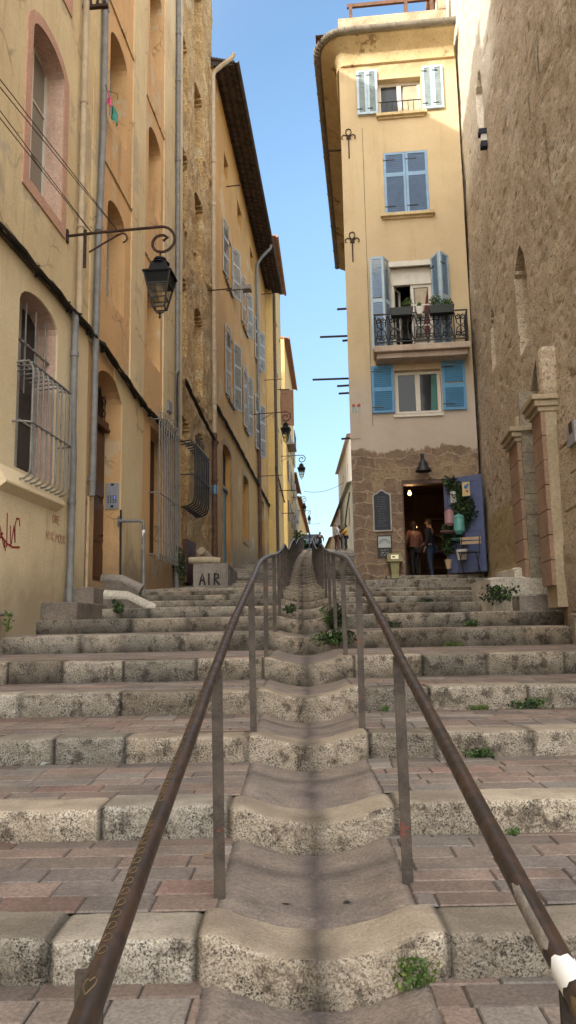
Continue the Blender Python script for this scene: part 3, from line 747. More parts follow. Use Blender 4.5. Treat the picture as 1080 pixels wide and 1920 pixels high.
def shutter(par, fr, wd, ht, mat, frame=None, style='louver', name='shutter', mids=(.5,)):
    """leaf in its own frame: hinge at the origin, ex across, ez up, ey = thickness"""
    s = MB(fr); b = .06; th = .035
    s.box(0,b,0,th,0,ht).box(wd-b,wd,0,th,0,ht).box(b,wd-b,0,th,0,b).box(b,wd-b,0,th,ht-b,ht)
    zs = [b]+[ht*m for m in mids]+[ht-b]
    for m in mids: s.box(b,wd-b,.002,th-.002,ht*m-.055,ht*m+.055)
    if style == 'plank':
        n = max(2, int(wd/.12)); s.box(b,wd-b,.008,.024,b,ht-b)
        for i in range(1,n): x = b+(wd-2*b)*i/n; s.box(x-.008,x+.008,.024,.03,b,ht-b)
        o = s.build(name, M[frame or mat], par)
    else:
        o = s.build(name, M[frame or mat], par)
        l = MB(fr); z = b+.02
        while z < ht-b-.03:
            if all(abs(z-ht*m) > .05 for m in mids):
                l.add([(b,.004,z),(wd-b,.004,z),(wd-b,.03,z+.036),(b,.03,z+.036),(b,.004,z+.010),(wd-b,.004,z+.010),(wd-b,.03,z+.046),(b,.03,z+.046)],
                      [(0,1,2,3),(7,6,5,4),(0,4,5,1),(2,6,7,3),(0,3,7,4),(1,2,6,5)])
            z += .05
        l.build('louvers', M[mat], o)
    for z in (ht*.12, ht*.88): MB(fr).box(-.01,wd*.5,th,th+.008,z-.012,z+.012).build('hinge', M['iron'], o)
    return o
def pipe(par, path, r, mat, F, name='drainpipe', joints=()):
    p = MB(F).tube(path, r, 12)
    for (a,b,c) in joints: p.lathe([(r*1.0,-.05),(r*1.22,-.045),(r*1.22,.045),(r*1.0,.05)], (a,b,c), 12)
    return p.build(name, M[mat], par, smooth=True)
def cable_bundle(par, F, path, o=.03, n=3, sag=.05, seed=1, r=.017):
    mb = MB(F); rn = random.Random(seed)
    for k in range(n):
        P = []
        for (a,c),(a2,c2) in zip(path, path[1:]):
            m = max(2, int(abs(a2-a)/.22+abs(c2-c)/.3))
            for i in range(m):
                t = i/m; P.append((a+(a2-a)*t, o+.02*k*(k%2)+.015*rn.random(), c+(c2-c)*t-.024*k+rn.uniform(-.02,.02)-.03*math.sin(t*math.pi*max(1,abs(a2-a)/1.6))**2))
        P.append((path[-1][0], o, path[-1][1]-.03*k)); mb.tube(P, r*rn.uniform(.7,1.1), 5)
    for (a,c),(a2,c2) in zip(path, path[1:]):
        m = max(1,int(abs(a2-a)/.9)) if n > 5 else 0
        for i in range(m):
            t = (i+rn.random())/m; x, z = a+(a2-a)*t, c+(c2-c)*t
            mb.box(x-.007,x+.007,0,o+.035,z-.03*n,z+.025)
    return mb.build('cable_bundle', M['cable'], par)
def body(mb, a0, a1, base, top, back=9., o=-.62):
    """the mass of the house behind its front wall"""
    mb.add([(a,b,c) for a in (a0,a1) for b in (-back,o) for c in (base,top)], [(0,1,3,2),(4,6,7,5),(0,4,5,1),(2,3,7,6)])
    mb.add([(a0,-back,base),(a0,-back,top),(a1,-back,top),(a1,-back,base)], [(0,1,2,3)])
    mb.add([(a0,o,base),(a0,o,top),(a1,o,top),(a1,o,base)], [(0,1,2,3)])
def heightfield(mb, F, a0, a1, c0, c1, step, fn):
    na = int((a1-a0)/step); nc = int((c1-c0)/step); pts = []
    for i in range(na+1):
        a = a0+(a1-a0)*i/na
        for j in range(nc+1):
            c = c0+(c1-c0)*j/nc; pts.append((a, fn(a,c), c))
    mb.add(pts, [(i*(nc+1)+j,(i+1)*(nc+1)+j,(i+1)*(nc+1)+j+1,i*(nc+1)+j+1) for i in range(na) for j in range(nc)])
STROKE = {'A':[[(0,0),(.4,1),(.8,0)],[(.15,.38),(.66,.42)]],'I':[[(.3,0),(.32,1)]],'R':[[(.05,0),(.1,1)],[(.05,.95),(.6,.9),(.62,.6),(.12,.5),(.8,0)]],
 'F':[[(.1,0),(.1,1),(.6,1)],[(.1,.55),(.5,.55)]],'L':[[(.1,1),(.1,0),(.55,0)]],'O':[[(.35,1),(.05,.7),(.05,.25),(.35,0),(.65,.3),(.65,.75),(.35,1)]],
 'T':[[(.3,0),(.35,1)],[(0,1),(.7,.98)]],'S':[[(.65,.9),(.3,1),(.08,.75),(.6,.4),(.5,.05),(.02,.08)]],'E':[[(.6,1),(.1,1),(.1,0),(.62,0)],[(.1,.52),(.5,.52)]],
 'M':[[(0,0),(.15,1),(.42,.4),(.7,1),(.8,0)]],'N':[[(.05,0),(.1,1),(.6,0),(.65,1)]],'K':[[(.1,0),(.1,1)],[(.6,1),(.12,.5),(.65,0)]],'U':[[(.05,1),(.08,.2),(.35,0),(.6,.2),(.65,1)]],
 'l':[[(.3,1.1),(.15,0)]],'i':[[(.25,.65),(.15,0)],[(.28,.85),(.3,.92)]],'n':[[(.05,0),(.2,.75),(.3,.2),(.45,.75),(.8,1.05),(1.,.95),(.9,.75)]],'1':[[(.1,.8),(.3,1),(.3,0)]],
 '2':[[(.05,.8),(.3,1),(.6,.75),(.05,0),(.65,0)]],'G':[[(.65,.85),(.35,1),(.05,.6),(.1,.15),(.4,0),(.65,.2),(.65,.45),(.4,.45)]],'C':[[(.65,.85),(.35,1),(.05,.6),(.1,.15),(.4,0),(.65,.15)]]}
def write(mb, text, a, c, h, wd, o, adv=.85, slope=0., mirror=1, xs=1.):
    for ch_ in text:
        if ch_ == ' ': a += mirror*h*.5; continue
        for st_ in STROKE[ch_]:
            sm = []
            for p, q in zip(st_, st_[1:]):
                for t in (0,.5): sm.append((p[0]+(q[0]-p[0])*t, p[1]+(q[1]-p[1])*t))
            sm.append(st_[-1])
            mb.ribbon([(a+mirror*x*h*xs, c+z*h+slope*x*h) for x, z in sm], wd, o)
        a += mirror*h*adv; c += slope*h*adv

# ------------------------------------------------------------------ left row of houses
LX0, LY0, LK = -3.95, 12.0, .083
LF = Facade((LX0,LY0,0), (LK,1,0), (1,-LK,0))
sy = LF.sy
def lp(px, py, o=0.): return LF.at(px, py, o)
def opening(l, r, top, bot, o=0.):
    """survey one opening: left and right edge points, a point on its top, a point on its bottom"""
    return lp(*l)[0], lp(*r)[0], lp(*bot)[1], lp(*top)[1]

# --- first house: pale yellow with pink surround
b1 = thing('town_house', 'nearest pale yellow house on the left with the pink window surround and red graffiti', 'house', (-4.2, 11, gz(11)))
S1, S2, S3, S4 = sy(14.05), sy(22.1), sy(27.55), sy(45.5)
u0,u1,uz0,uzs = lp(57,180)[0], lp(116,300)[0], lp(50,331)[1], lp(59,46)[1]
l0,l1,lz0,lzs = lp(27,700)[0], lp(103,760)[0], lp(18,876)[1], lp(34,560)[1]
hol = [arch(u0,u1,uz0,uzs,.30), arch(l0,l1,lz0,lzs,.34)]
dup = 4.45
hol.append(arch(u0+.05,u1+.05,uz0+dup,uzs+dup,.30))
for da in (-4.2,-8.4): hol += [arch(u0+da,u1+da,uz0,uzs,.3), arch(l0+da,l1+da,lz0,lzs,.34)]
B1TOP = 17.4
mb = MB(LF); mb.panel(rect(sy(-14.), S1, -2.4, B1TOP), hol, 0., .38, .6); body(mb, sy(-14.), S1, -2.4, B1TOP)
mb.build('wall', M['yellow'], b1)
mb = MB(LF); mb.box(sy(-14.2),S1,-9.2,.55,B1TOP,B1TOP+.18).box(sy(4.6),sy(5.5),-1.3,-.4,B1TOP+.18,B1TOP+1.6).box(sy(7.),S1-.01,-6.,.5,B1TOP+.18,B1TOP+.62)  # raised box above the eave is out of view, added to shape the shadow
mb.build('roof', M['tile_red'], b1)
# pale lower wall skin below the cable line
cz0 = lp(0,410)[1]; cz1 = lp(140,590)[1]
czm = cz1-.06
mb = MB(LF); mb.panel(rect(sy(-14.), S1, -2.3, czm), [arch(l0+.03,l1-.03,lz0+.03,lzs,.31)]+[arch(l0+da+.03,l1+da-.03,lz0+.03,lzs,.31) for da in (-4.2,-8.4)], .03, .1, .03)
mb.build('lower_wall', M['yellow_low'], b1)
mb = MB(LF); mb.box(sy(-14.),S1,.03,.085,czm-.05,czm+.02); mb.build('string_course', M['ledge_dark'], b1)
cable_bundle(b1, LF, [(sy(2.),czm+.1),(sy(9.),czm+.12),(sy(12.),czm+.08),(S1,czm+.05)], .07, 6, seed=4, r=.024)
# pink surrounds
for da, dz in ((0,0),(.05,dup),(-4.2,0),(-8.4,0)):
    mb = MB(LF); mb.panel(arch(u0-.21+da,u1+.21+da,uz0-.2+dz,uzs+dz,.5), [arch(u0+da,u1+da,uz0+dz,uzs+dz,.3)], .025, .4, .025)
    mb.build('window_surround', M['pink'], b1)
    mb = MB(LF); A = arch(u0+da+.004,u1+da-.004,uz0+dz+.004,uzs+dz,.296)
    n = len(A); mb.add([(a,-.005,c) for a,c in A]+[(a,-.36,c) for a,c in A], [(i,(i+1)%n,n+(i+1)%n,n+i) for i in range(n)])
    mb.build('window_reveal', M['pink_pale'], b1)
    window(b1, LF, u0+da+.01, u1+da-.01, uz0+dz, uzs+.3+dz, -.30, 2, 3, 'white_frame', 'glass_pale' if dz == 0 else 'glass', .07)
# lower window: pink reveal, frame, bars, bellied grille
for da in (0,-4.2,-8.4):
    A = arch(l0+da+.036,l1+da-.036,lz0+.036,lzs,.30); n = len(A)
    mb = MB(LF); mb.add([(a,-.0,c) for a,c in A]+[(a,-.37,c) for a,c in A], [(i,(i+1)%n,n+(i+1)%n,n+i) for i in range(n)])
    mb.build('window_reveal', M['pink_pale'], b1)
    window(b1, LF, l0+da+.02, l1+da-.02, lz0+.02, lzs+.32, -.31, 2, 3, 'grey_frame', 'glass', .07)
    # sloping plaster apron under the sill
    mb = MB(LF); e0, e1 = l0+da-.5, l1+da+.2
    mb.add([(e0,.032,lz0-.02),(e1-.1,.032,lz0-.02),(e1-.05,.17,lz0-.27),(e0,.17,lz0-.27),(e1-.05,.17,lz0-.30),(e0,.17,lz0-.30),(e1-.1,.032,lz0-.40),(e0,.032,lz0-.40)],
           [(0,1,2,3),(3,2,4,5),(5,4,6,7),(0,3,5,7),(1,6,4,2)])
    mb.build('window_sill', M['yellow_low'], b1)
    gtop = lz0+(lzs-lz0)*.62; g0 = l0+da-.05; g1 = l1+da+.06
    gr = MB(LF)
    for i in range(9):
        a = g0+.10+(g1-g0-.15)*i/8
        gr.tube([(a,-.2,gtop),(a,.12,gtop+.02),(a,.24,gtop-.02),(a,.27,gtop-.14),(a,.27,lz0-.0),(a,.25,lz0-.10),(a,.18,lz0-.15),(a,.02,lz0-.16)], .017, 8)
        gr.lathe([(.027,-.02),(.027,.02)], (a,.27,lz0+.42*(gtop-lz0)), 8)
    hz_ = lz0+.42*(gtop-lz0)
    gr.tube([(g0-.04,0,hz_),(g0+.0,.2,hz_),(g0+.05,.285,hz_),(g1-.05,.285,hz_),(g1,.25,hz_),(g1+.03,.02,hz_)], .014, 8)
    gr.tube([(g0+.06,.0,gtop-.01),(g0+.06,.22,gtop-.0),(g0+.09,.24,gtop-.08),(g0+.09,.24,gtop-.01),(g1-.04,.25,gtop-.01)], .018, 8)
    for i in range(4):
        a = l0+da+.22+(l1-l0-.44)*i/3; gr.tube([(a,-.12,gtop-.3),(a,-.12,lzs+.2)], .015, 8)
    gr.tube([(l0+da,-.12,gtop+.5),(l1+da,-.12,gtop+.5)], .02, 8)
    for i in range(8): a = l0+da+.1+(l1-l0-.2)*i/7; gr.lathe([(.03,-.02),(.03,.02)], (a,-.12,gtop+.5), 8)
    gr.build('window_grille', M['grille'], b1, smooth=True)
# graffiti in red paint
mb = MB(LF); A0 = lp(-12,1030); h = lp(20,965)[1]-lp(20,1030)[1]
s_ = lp(-12,1000)[0]; e_ = lp(40,1000)[0]; sc = (e_-s_)/2.6
mb2 = MB(LF)
zb = lp(12,1028)[1]
def gz_line(pts, wd, o=.034): mb2.ribbon(pts, wd, o)
for P in ([(-15,1050),(-5,965),(8,1027)],[(-8,1005),(6,1000)],[(14,962),(12,1026)],[(19,985),(20,1022)],[(21,1020),(26,985),(28,1018)],[(28,1018),(28,985),(31,972),(36,973),(37,987)],[(-6,1008),(4,1007),(14,1020),(24,1026),(37,1026)],[(8,1012),(10,1033)]):
    q = []
    for a, b in zip(P, P[1:]):
        for t in (0,.34,.67): q.append(lp(a[0]+(b[0]-a[0])*t, a[1]+(b[1]-a[1])*t, .034))
    q.append(lp(*P[-1], .034)); mb2.ribbon(q, .028, .036)
mb2.build('graffiti', M['red_paint'], b1)
mb2 = MB(LF); p = lp(99,982,.034); hh = lp(112,968,.034)[1]-lp(112,984,.034)[1]
write(mb2, 'ORE', lp(98,980,.034)[0], lp(100,980,.034)[1], hh*.9, .016, .036, .85)
p2 = lp(86,1005,.034); write(mb2, 'NIK MOUK', p2[0], p2[1]-.05, hh*1.0, .016, .036, .78)
mb2.build('graffiti', M['red_faint'], b1)
# pipes on the party line
zc = czm+.0
pa = lp(157,200,.10)[0]
pipe(b1, [(lp(160,100,.1)[0],.10,B1TOP),(lp(160,100,.1)[0],.10,zc+.05)], .06, 'pipe_beige', LF, joints=[(lp(160,100,.1)[0],.1,lp(157,188,.1)[1]),(lp(160,100,.1)[0],.1,lp(150,420,.1)[1])])
pb = lp(139,700,.14)[0]; zt = lp(143,590,.14)[1]; zmid = lp(137,880,.14)[1]; zmid2 = lp(137,840,.14)[1]
pb2 = lp(133,1000,.14)[0]
pipe(b1, [(pb,.02,zt+.12),(pb,.10,zt+.05),(pb,.14,zt-.08),(pb,.14,zmid2+.35),(pb2,.15,zmid2-.15),(pb2,.14,gz(13)-.1)], .062, 'pipe_grey', LF, joints=[(pb,.14,zt-.75),(pb2,.14,lp(133,940,.14)[1])])
# rusty wire bracket high up
z = lp(170,25,.1)[1]; a = lp(165,25,.1)[0]
mb = MB(LF); mb.box(a-.04,a+.04,0,.5,z-.03,z+.03)
for k in range(3): mb.lathe([(.02,0),(.035,.02),(.035,.06),(.02,.09),(.03,.12),(.01,.15)], (a,.15+.14*k,z+.03), 8)
mb.build('wire_bracket', M['rust'], b1)

# --- second house: peach panels between pale yellow pilasters
b2 = thing('town_house', 'peach and yellow striped house with the intercom door and tall white grille', 'house', (-3.7, 18, gz(18)))
def B2w(l, r, spring, sill): return (lp(*l)[0], lp(*r)[0], lp(*sill)[1], lp(*spring)[1])
c1 = (lp(238,200)[0]-1.25, lp(238,200)[0]); c2 = (lp(302,350)[0]-1.3, lp(302,350)[0])
rows1 = [(lp(237,284)[1], lp(237,137)[1]), (lp(231,596)[1], lp(234,440)[1])]
rows2 = [(lp(302,150)[1], lp(303,20)[1]), (lp(300,425)[1], lp(301,297)[1]), (lp(299,698)[1], lp(300,575)[1])]
dz1 = rows1[0][0]-rows1[1][0]
rows1.append((rows1[0][0]+dz1, rows1[0][1]+dz1))
ops = [(c1[0],c1[1],z0,zs) for z0,zs in rows1]+[(c2[0],c2[1],z0,zs) for z0,zs in rows2]
hol = [arch(a0,a1,z0,zs,.32) for a0,a1,z0,zs in ops]
# door and grille window
d1 = lp(226,850)[0]; d0 = d1-1.65; dzs = lp(230,762)[1]; dz0 = gz(15)+.35
hol.append(arch(d0,d1,dz0,dzs,.42))
w0, w1 = lp(281,930,0)[0], lp(314,960,0)[0]; wz0, wz1 = lp(296,1042)[1], lp(300,815)[1]
hol.append(rect(w0,w1,wz0,wz1))
B2TOP = 23.5
mb = MB(LF); mb.panel(rect(S1+.004, S2, -.2, B2TOP), hol, 0., .42, .6); body(mb, S1+.004, S2, -.2, B2TOP)
mb.build('wall', M['peach'], b2)
MB(LF).box(S1,S2,-9.2,.5,B2TOP,B2TOP+.2).build('roof', M['tile_red'], b2)
zs_c = lp(140,590)[1]; ze_c = lp(335,822)[1]
cabz = lambda a: zs_c + (ze_c-zs_c)*(a-S1)/(S2-S1)
pil = [(S1+.01, S1+.42),(lp(247,300)[0],lp(271,330)[0]),(lp(306,400)[0],S2-.02)]
for a0,a1 in pil: MB(LF).box(a0,a1,0,.035,(ze_c+zs_c)/2-.1,B2TOP-.02).build('pilaster', M['yellow'], b2)
MB(LF).panel([(lp(213,700)[0],dzs+.62),(lp(268,800)[0],dzs+.45),(lp(262,1000)[0],gz(17)-.2),(d1+.02,gz(16)-.2),(d1+.02,dzs),((d0+d1)/2+.3,dzs+.40)], [], .02, 0, .02).build('door_surround', M['yellow'], b2)
for k,(z0,zs) in enumerate(rows1+rows2):
    pass
# dark mouldings above the window rows
for (a0,a1,z) in [(c1[0]-.35,c1[1]+.5,rows1[0][1]+.75),(c1[0]-.35,c1[1]+.5,rows1[1][1]+.85),(c2[0]-.3,c2[1]+.45,rows2[1][1]+.8),(c2[0]-.3,c2[1]+.45,rows2[2][1]+.75)]:
    mb = MB(LF); mb.box(a0,a1,0,.035,z,z+.035); mb.build('moulding', M['soffit'], b2)
for a0,a1,z0,zs in ops:
    window(b2, LF, a0+.01, a1-.01, z0, zs+.32, -.36, 2, 4, 'grey_frame', 'glass', .06)
# door leaf, wrought transom
door = MB(LF)
door.box(d0+.02,d1-.02,-.42,-.36,dz0,dzs-.55)
for i in range(2):
    x0 = d0+.1+(d1-d0)*.5*i; x1 = x0+(d1-d0)*.5-.16
    for (z0,z1) in ((dz0+.15,dz0+.75),(dz0+.9,dz0+1.7),(dz0+1.85,dzs-.7)): door.box(x0,x1,-.36,-.335,z0,z1)
door.box(d0+.02,d1-.02,-.36,-.26,dzs-.55,dzs-.42).box(d0-.0+.03,d1-.03,-.36,-.22,dzs-.62,dzs-.56)
dl = door.build('door', M['door_brown'], b2)
MB(LF).lathe([(.012,0),(.03,.01),(.03,.05),(.0,.06)], (d1-.25,-.30,dz0+1.0), 10).build('handle', M['rust'], dl)
tr = MB(LF)
for k in range(5):
    a = d0+.2+(d1-d0-.4)*k/4
    for zc_ in (dzs-.2, dzs+.08):
        sp = [(a+(.02+.016*q)*math.cos(q*.8), -.33, zc_+(.02+.016*q)*math.sin(q*.8)) for q in range(9)]; tr.tube(sp, .012, 5)
    tr.tube([(a+.1,-.33,dzs-.42),(a+.1,-.33,dzs+.3)], .01, 5)
tr.build('transom_grille', M['rust'], b2)
MB(LF).box(d0,d1,-.42,-.40,dzs-.42,dzs+.45).build('transom_glass', M['dark'], b2)
# intercom
ia, iz = lp(204,925,-.0)
mbp = MB(LF); F2 = LF.sub(d1-.0, -.2, 0, R(90))   # panel on the door jamb, facing down the street
jb = LF.sub(d1, -.06, 0, 0)
pz0, pz1 = lp(205,949,-.1)[1], lp(205,899,-.1)[1]
MB(LF).box(d1-.03,d1+.0,-.30,-.02,pz0,pz1).build('intercom', M['panel_steel'], b2)
mbp = MB(LF)
for (u,v) in [(.5,.94),(.5,.10)]: mbp.box(d1-.034,d1-.028,-.16-.03,-.16+.03,pz0+(pz1-pz0)*v-.025,pz0+(pz1-pz0)*v+.025)
for r_ in range(5):
    for c_ in range(4): mbp.box(d1-.033,d1-.028,-.26+c_*.055,-.23+c_*.055,pz0+.13+r_*.035,pz0+.15+r_*.035)
mbp.build('intercom_button', M['black_frame'], b2)
mbp = MB(LF); mbp.box(d1-.036,d1-.028,-.12,-.09,pz0+(pz1-pz0)*.42,pz0+(pz1-pz0)*.46); mbp.build('keypad_light', M['blue_led'], b2)
# crack-like dark rendering joint and cable down the jamb
pipe(b2, [(d1+.02,.02,pz0-.02),(d1+.02,.03,gz(16))], .022, 'cable', LF, 'cable_run')
# tall grille
gr = MB(LF); ga0, ga1 = w0-.12, w1+.06; gy = .26
zt_, zb_ = wz1+.12, wz0-.05
for i in range(9):
    a = ga0+(ga1-ga0)*i/8; hh = .16*math.sin(math.pi*i/8)
    gr.tube([(a,gy,zb_-.12),(a,gy,zt_+hh)], .021, 6)
    gr.tube([(a,gy,zt_+hh),(a+.02,gy+.05,zt_+hh+.08),(a,gy,zt_+hh+.18)], .012, 5); gr.tube([(a,gy,zt_+hh),(a-.02,gy-.04,zt_+hh+.1),(a-.01,gy,zt_+hh+.3)], .010, 5)
    sp = [(a+.05*math.cos(t*.7)*(1-t/14), gy, zb_-.13+.05*math.sin(t*.7)*(1-t/14)) for t in range(11)]; gr.tube(sp, .009, 5)
for z in (zb_, zb_+.45*(zt_-zb_)): gr.tube([(ga0-.02,0,z),(ga0-.02,gy,z),(ga1+.02,gy,z),(ga1+.02,0,z)], .016, 6)
gr.tube([(ga0-.02,0,zt_),(ga0-.02,gy,zt_)]+[(ga0+(ga1-ga0)*i/8,gy,zt_+.16*math.sin(math.pi*i/8)) for i in range(9)]+[(ga1+.02,0,zt_)], .016, 6)
gr.build('window_grille', M['grille'], b2, smooth=True)
MB(LF).box(w0,w1,-.42,-.38,wz0,wz1).build('window_shutter', M['door_brown'], b2)
# grey pipe in front of the door line
pa0 = lp(188,300,.12)[0]; pz_ = lp(183,640,.12)[1]
pipe(b2, [(pa0+.15,.12,B2TOP),(pa0+.15,.12,lp(190,250,.12)[1]),(pa0-.02,.12,lp(185,480,.12)[1]),(pa0-.05,.12,pz_),(pa0-.1,.13,lp(175,900,.12)[1]),(pa0-.1,.12,lp(172,930,.12)[1])], .065, 'pipe_grey', LF, joints=[(pa0+.15,.12,lp(197,15,.12)[1]),(pa0,.12,lp(186,430,.12)[1]),(pa0-.1,.12,lp(176,900,.12)[1])])
pipe(b2, [(pa0-.1,.06,lp(172,930,.12)[1]),(pa0-.1,.05,gz(14.6)+.2)], .03, 'pipe_beige', LF)
pe = lp(334,300,.12)[0]
pipe(b2, [(pe,.12,B2TOP),(pe,.12,gz(21.5)-.1)], .07, 'pipe_grey', LF, joints=[(pe,.12,lp(334,f,.12)[1]) for f in (60,150,300,550,915)])
# cables
cable_bundle(b2, LF, [(S1,czm+.05),(lp(185,640)[0],lp(185,640)[1]),(lp(250,735)[0],lp(250,735)[1]),(lp(310,808)[0],lp(310,808)[1]),(lp(329,822)[0],lp(329,822)[1])], .05, 6, seed=9, r=.026)
cable_bundle(b2, LF, [(pe-.25,lp(331,822)[1]),(pe-.25,lp(331,715)[1]),(pe+.05,lp(334,704)[1])], .16, 2, seed=3)
MB(LF).box(lp(310,770)[0],lp(316,770)[0],0,.1,lp(312,772)[1],lp(312,752)[1]).build('junction_box', M['pipe_grey'], b2)
# small steps and coped wing wall at the door of the striped house
st = thing('entrance_stoop', 'dark stone stoop with a pale rounded coping below the intercom door', 'stoop', (-3.2, 14, gz(13.5)))
mb = MB(LF); mb.box(sy(12.15),sy(13.6),-.1,.62,-.3,gz(13)+.12)
mb.box(sy(13.1),sy(14.7),-.1,.55,-.3,gz(13)+.40); mb.build('steps', M['dark_conc'], st, bevel=.02)
FWX = Fr((0,0,0),(1,0,0),(0,1,0))
mb = MB(FWX); wz0 = gz(13)-.4
mb.prism([(-3.85,wz0),(-2.42,wz0),(-2.42,.36),(-2.85,.58),(-3.85,.60)], 13.55, 13.78); mb.build('wing_wall', M['dark_conc'], st)
mb = MB(); mb.tube([(-3.85,13.66,.66),(-3.4,13.66,.665),(-2.88,13.66,.63),(-2.38,13.66,.40)], [.10,.105,.10,.09], 12); mb.build('coping', M['white_stone'], st, smooth=True)
mb = MB(FWX); mb.prism([(-3.7,wz0),(-2.98,wz0),(-2.98,.80),(-3.3,.98),(-3.7,1.0)], 15.3, 15.5); mb.build('side_wall', M['dark_conc'], st)
mb = MB(); mb.tube([(-3.75,15.4,1.06),(-3.35,15.4,1.04),(-2.95,15.4,.84)], .11, 12); mb.build('coping', M['concrete'], st, smooth=True)
# free standing pipe rail
pr = thing('pipe_rail', 'thin grey pipe handrail with stickers fixed to the peach wall beside the intercom', 'pipe rail', (-3, 17, gz(17)))
ra, rz = lp(222,977); rb, rzb = lp(250,980,.55)
xa = lp(222,977)[0]
mb = MB(LF); mb.tube([(xa,0,rz),(xa+.05,.45,rz),(xa+.06,.52,rz-.03),(xa+.06,.53,rz-.12),(xa+.02,.55,gz(16)-.05)], .034, 10)
mb.box(xa-.06,xa+.06,0,.02,rz-.1,rz+.1); mb.build('pipe', M['pipe_grey'], pr, smooth=True)
mb = MB(LF); mb.tube([(xa+.0575,.5302,rz-.2),(xa+.0565,.5308,rz-.35)], .0355, 10); mb.tube([(xa+.054,.532,rz-.5),(xa+.052,.5335,rz-.62)], .0355, 10); mb.build('sticker', M['white_paint'], pr, smooth=True)

# --- third house: rough bare masonry
b3 = thing('town_house', 'rough bare masonry house with dark gaping windows between the grey and brown downpipes', 'house', (-3, 25, gz(25)))
B3TOP = 27.5
wa = (lp(352,130)[0]-1.15, lp(353,130)[0]); wb = (lp(367,200)[0], lp(381,230)[0])
wins = []
for (px,py_t,py_b) in ((374,-35,115),(374,168,315),(375,373,520),(377,590,735)): wins.append((wb[0],wb[1],lp(px,py_b)[1],lp(px,py_t)[1]))
for (px,py_t,py_b) in ((345,62,190),(345,283,420),(348,524,665)): wins.append((wa[0],wa[1],lp(px,py_b)[1],lp(px,py_t)[1]))
gwa = (lp(341,860)[0], lp(357,860)[0]); gz0_, gz1_ = lp(350,955)[1], lp(348,783)[1]; wins.append((gwa[0],gwa[1],gz0_,gz1_))
hwa = (lp(371,850)[0], lp(383,850)[0]); wins.append((hwa[0],hwa[1],lp(376,850)[1],lp(376,815)[1]))
def rub(a, c):
    d = 0.
    for a0,a1,z0,z1 in wins:
        am = (a0+a1)/2; h = (a1-a0)/2; t = (a-am)/h
        if abs(t) < 1 and z0 < c < z1-.35+.35*math.sqrt(1-t*t): d = -.45
    v = .06*nz(a*.9,c*.8,3)+.035*nz(a*2.6,c*2.1,8)+.025*nz(a*7,c*6,2)
    for z in (lp(352,205)[1],lp(352,440)[1],lp(352,720)[1]):        # broken string courses
        if abs(c-z-.1*nz(a*2,z)) < .11 and d == 0: v += .10*max(0., .4+nz(a*1.7,z,9))
    return v+d-.04
mb = MB(LF); heightfield(mb, LF, S2, S3, gz(22)-.6, B3TOP, .085, rub); body(mb, S2+.003, S3-.003, gz(22)-.6, B3TOP, 9., -.56)
mb.build('wall', M['rubble'], b3, recalc=False)
MB(LF).box(S2,S3,-9.2,.45,B3TOP,B3TOP+.2).build('roof', M['tile_red'], b3)
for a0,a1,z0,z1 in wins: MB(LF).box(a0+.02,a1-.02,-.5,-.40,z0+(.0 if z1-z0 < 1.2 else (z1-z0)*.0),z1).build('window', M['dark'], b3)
gr = MB(LF)
for i in range(8):
    a = gwa[0]-.1+(gwa[1]-gwa[0]+.9)*i/7
    gr.tube([(a,0,gz1_-.9),(a,.3,gz1_-.85),(a,.42,gz1_-1.1),(a,.42,gz0_+.25),(a,.36,gz0_+.06),(a,.2,gz0_-.03),(a,.0,gz0_-.05)], .028, 6)
for z in (gz0_+.9,gz1_-1.0): gr.tube([(gwa[0]-.15,0,z),(gwa[0]-.15,.44,z),(gwa[1]+.85,.44,z),(gwa[1]+.85,0,z)], .022, 6)
for k in range(5):
    a = gwa[0]+.25*k; gr.tube([(a+(.02+.02*q)*math.cos(q*.8), .43, gz1_-.75+(.02+.02*q)*math.sin(q*.8)) for q in range(9)], .018, 5)
gr.build('window_grille', M['iron'], b3, smooth=True)
cable_bundle(b3, LF, [(S2,lp(336,706)[1]),(lp(360,755)[0],lp(360,755)[1]),(lp(385,805)[0],lp(385,805)[1]),(S3,lp(403,830)[1])], .12, 5, seed=5, r=.03)
md0, md1 = lp(343,1040)[0], lp(360,1060)[0]
MB(LF).box(md0,md1,.0,.12,lp(352,1095)[1],lp(352,1015)[1]).build('metal_hatch', M['metal_red'], b3)
mb = MB(LF); bx_ = lp(373,1075)[0]
# low wall block with graffiti, coping and its stub
aw = thing('low_wall', 'short cement parapet with black AIR graffiti and a worn round coping, beside the brown hatch', 'wall', (-2.2, 21.6, gz(21.5)))
Y0 = 21.4; pA = atY(362,1098,Y0); pB = atY(428,1100,Y0); pT = atY(395,1056,Y0)
mb = MB(); mb.box(pA.x,pB.x,Y0,Y0+3.8,gz(Y0)-.5,pT.z); mb.build('wall', M['concrete'], aw, bevel=.015)
mb = MB(); mb.tube([(pA.x-.12,Y0+.05,pT.z+.09),(pB.x-.5,Y0+.05,pT.z+.09),(pB.x-.22,Y0+.06,pT.z+.06)], .10, 12)
mb.tube([(pA.x-.0,Y0+1.9,pT.z+.55),(pA.x+.3,Y0+2.6,pT.z+.25)], .13, 12); mb.build('coping', M['portal_cream'], aw, smooth=True)
FW = Fr((0,Y0,0),(1,0,0),(0,-1,0))
mb = MB(FW); q = atY(374,1096,Y0); hh = atY(374,1074,Y0).z-q.z; write(mb, 'AIR', q.x, q.z-.02, hh, .05, .006, .62, xs=.6); mb.build('graffiti', M['black_paint'], aw)
mb = MB(FW); q = atY(405,1084,Y0); write(mb, 'FILOT', q.x, q.z, .2, .014, .006, .42, xs=.6); mb.build('graffiti', M['grey_paint'], aw)

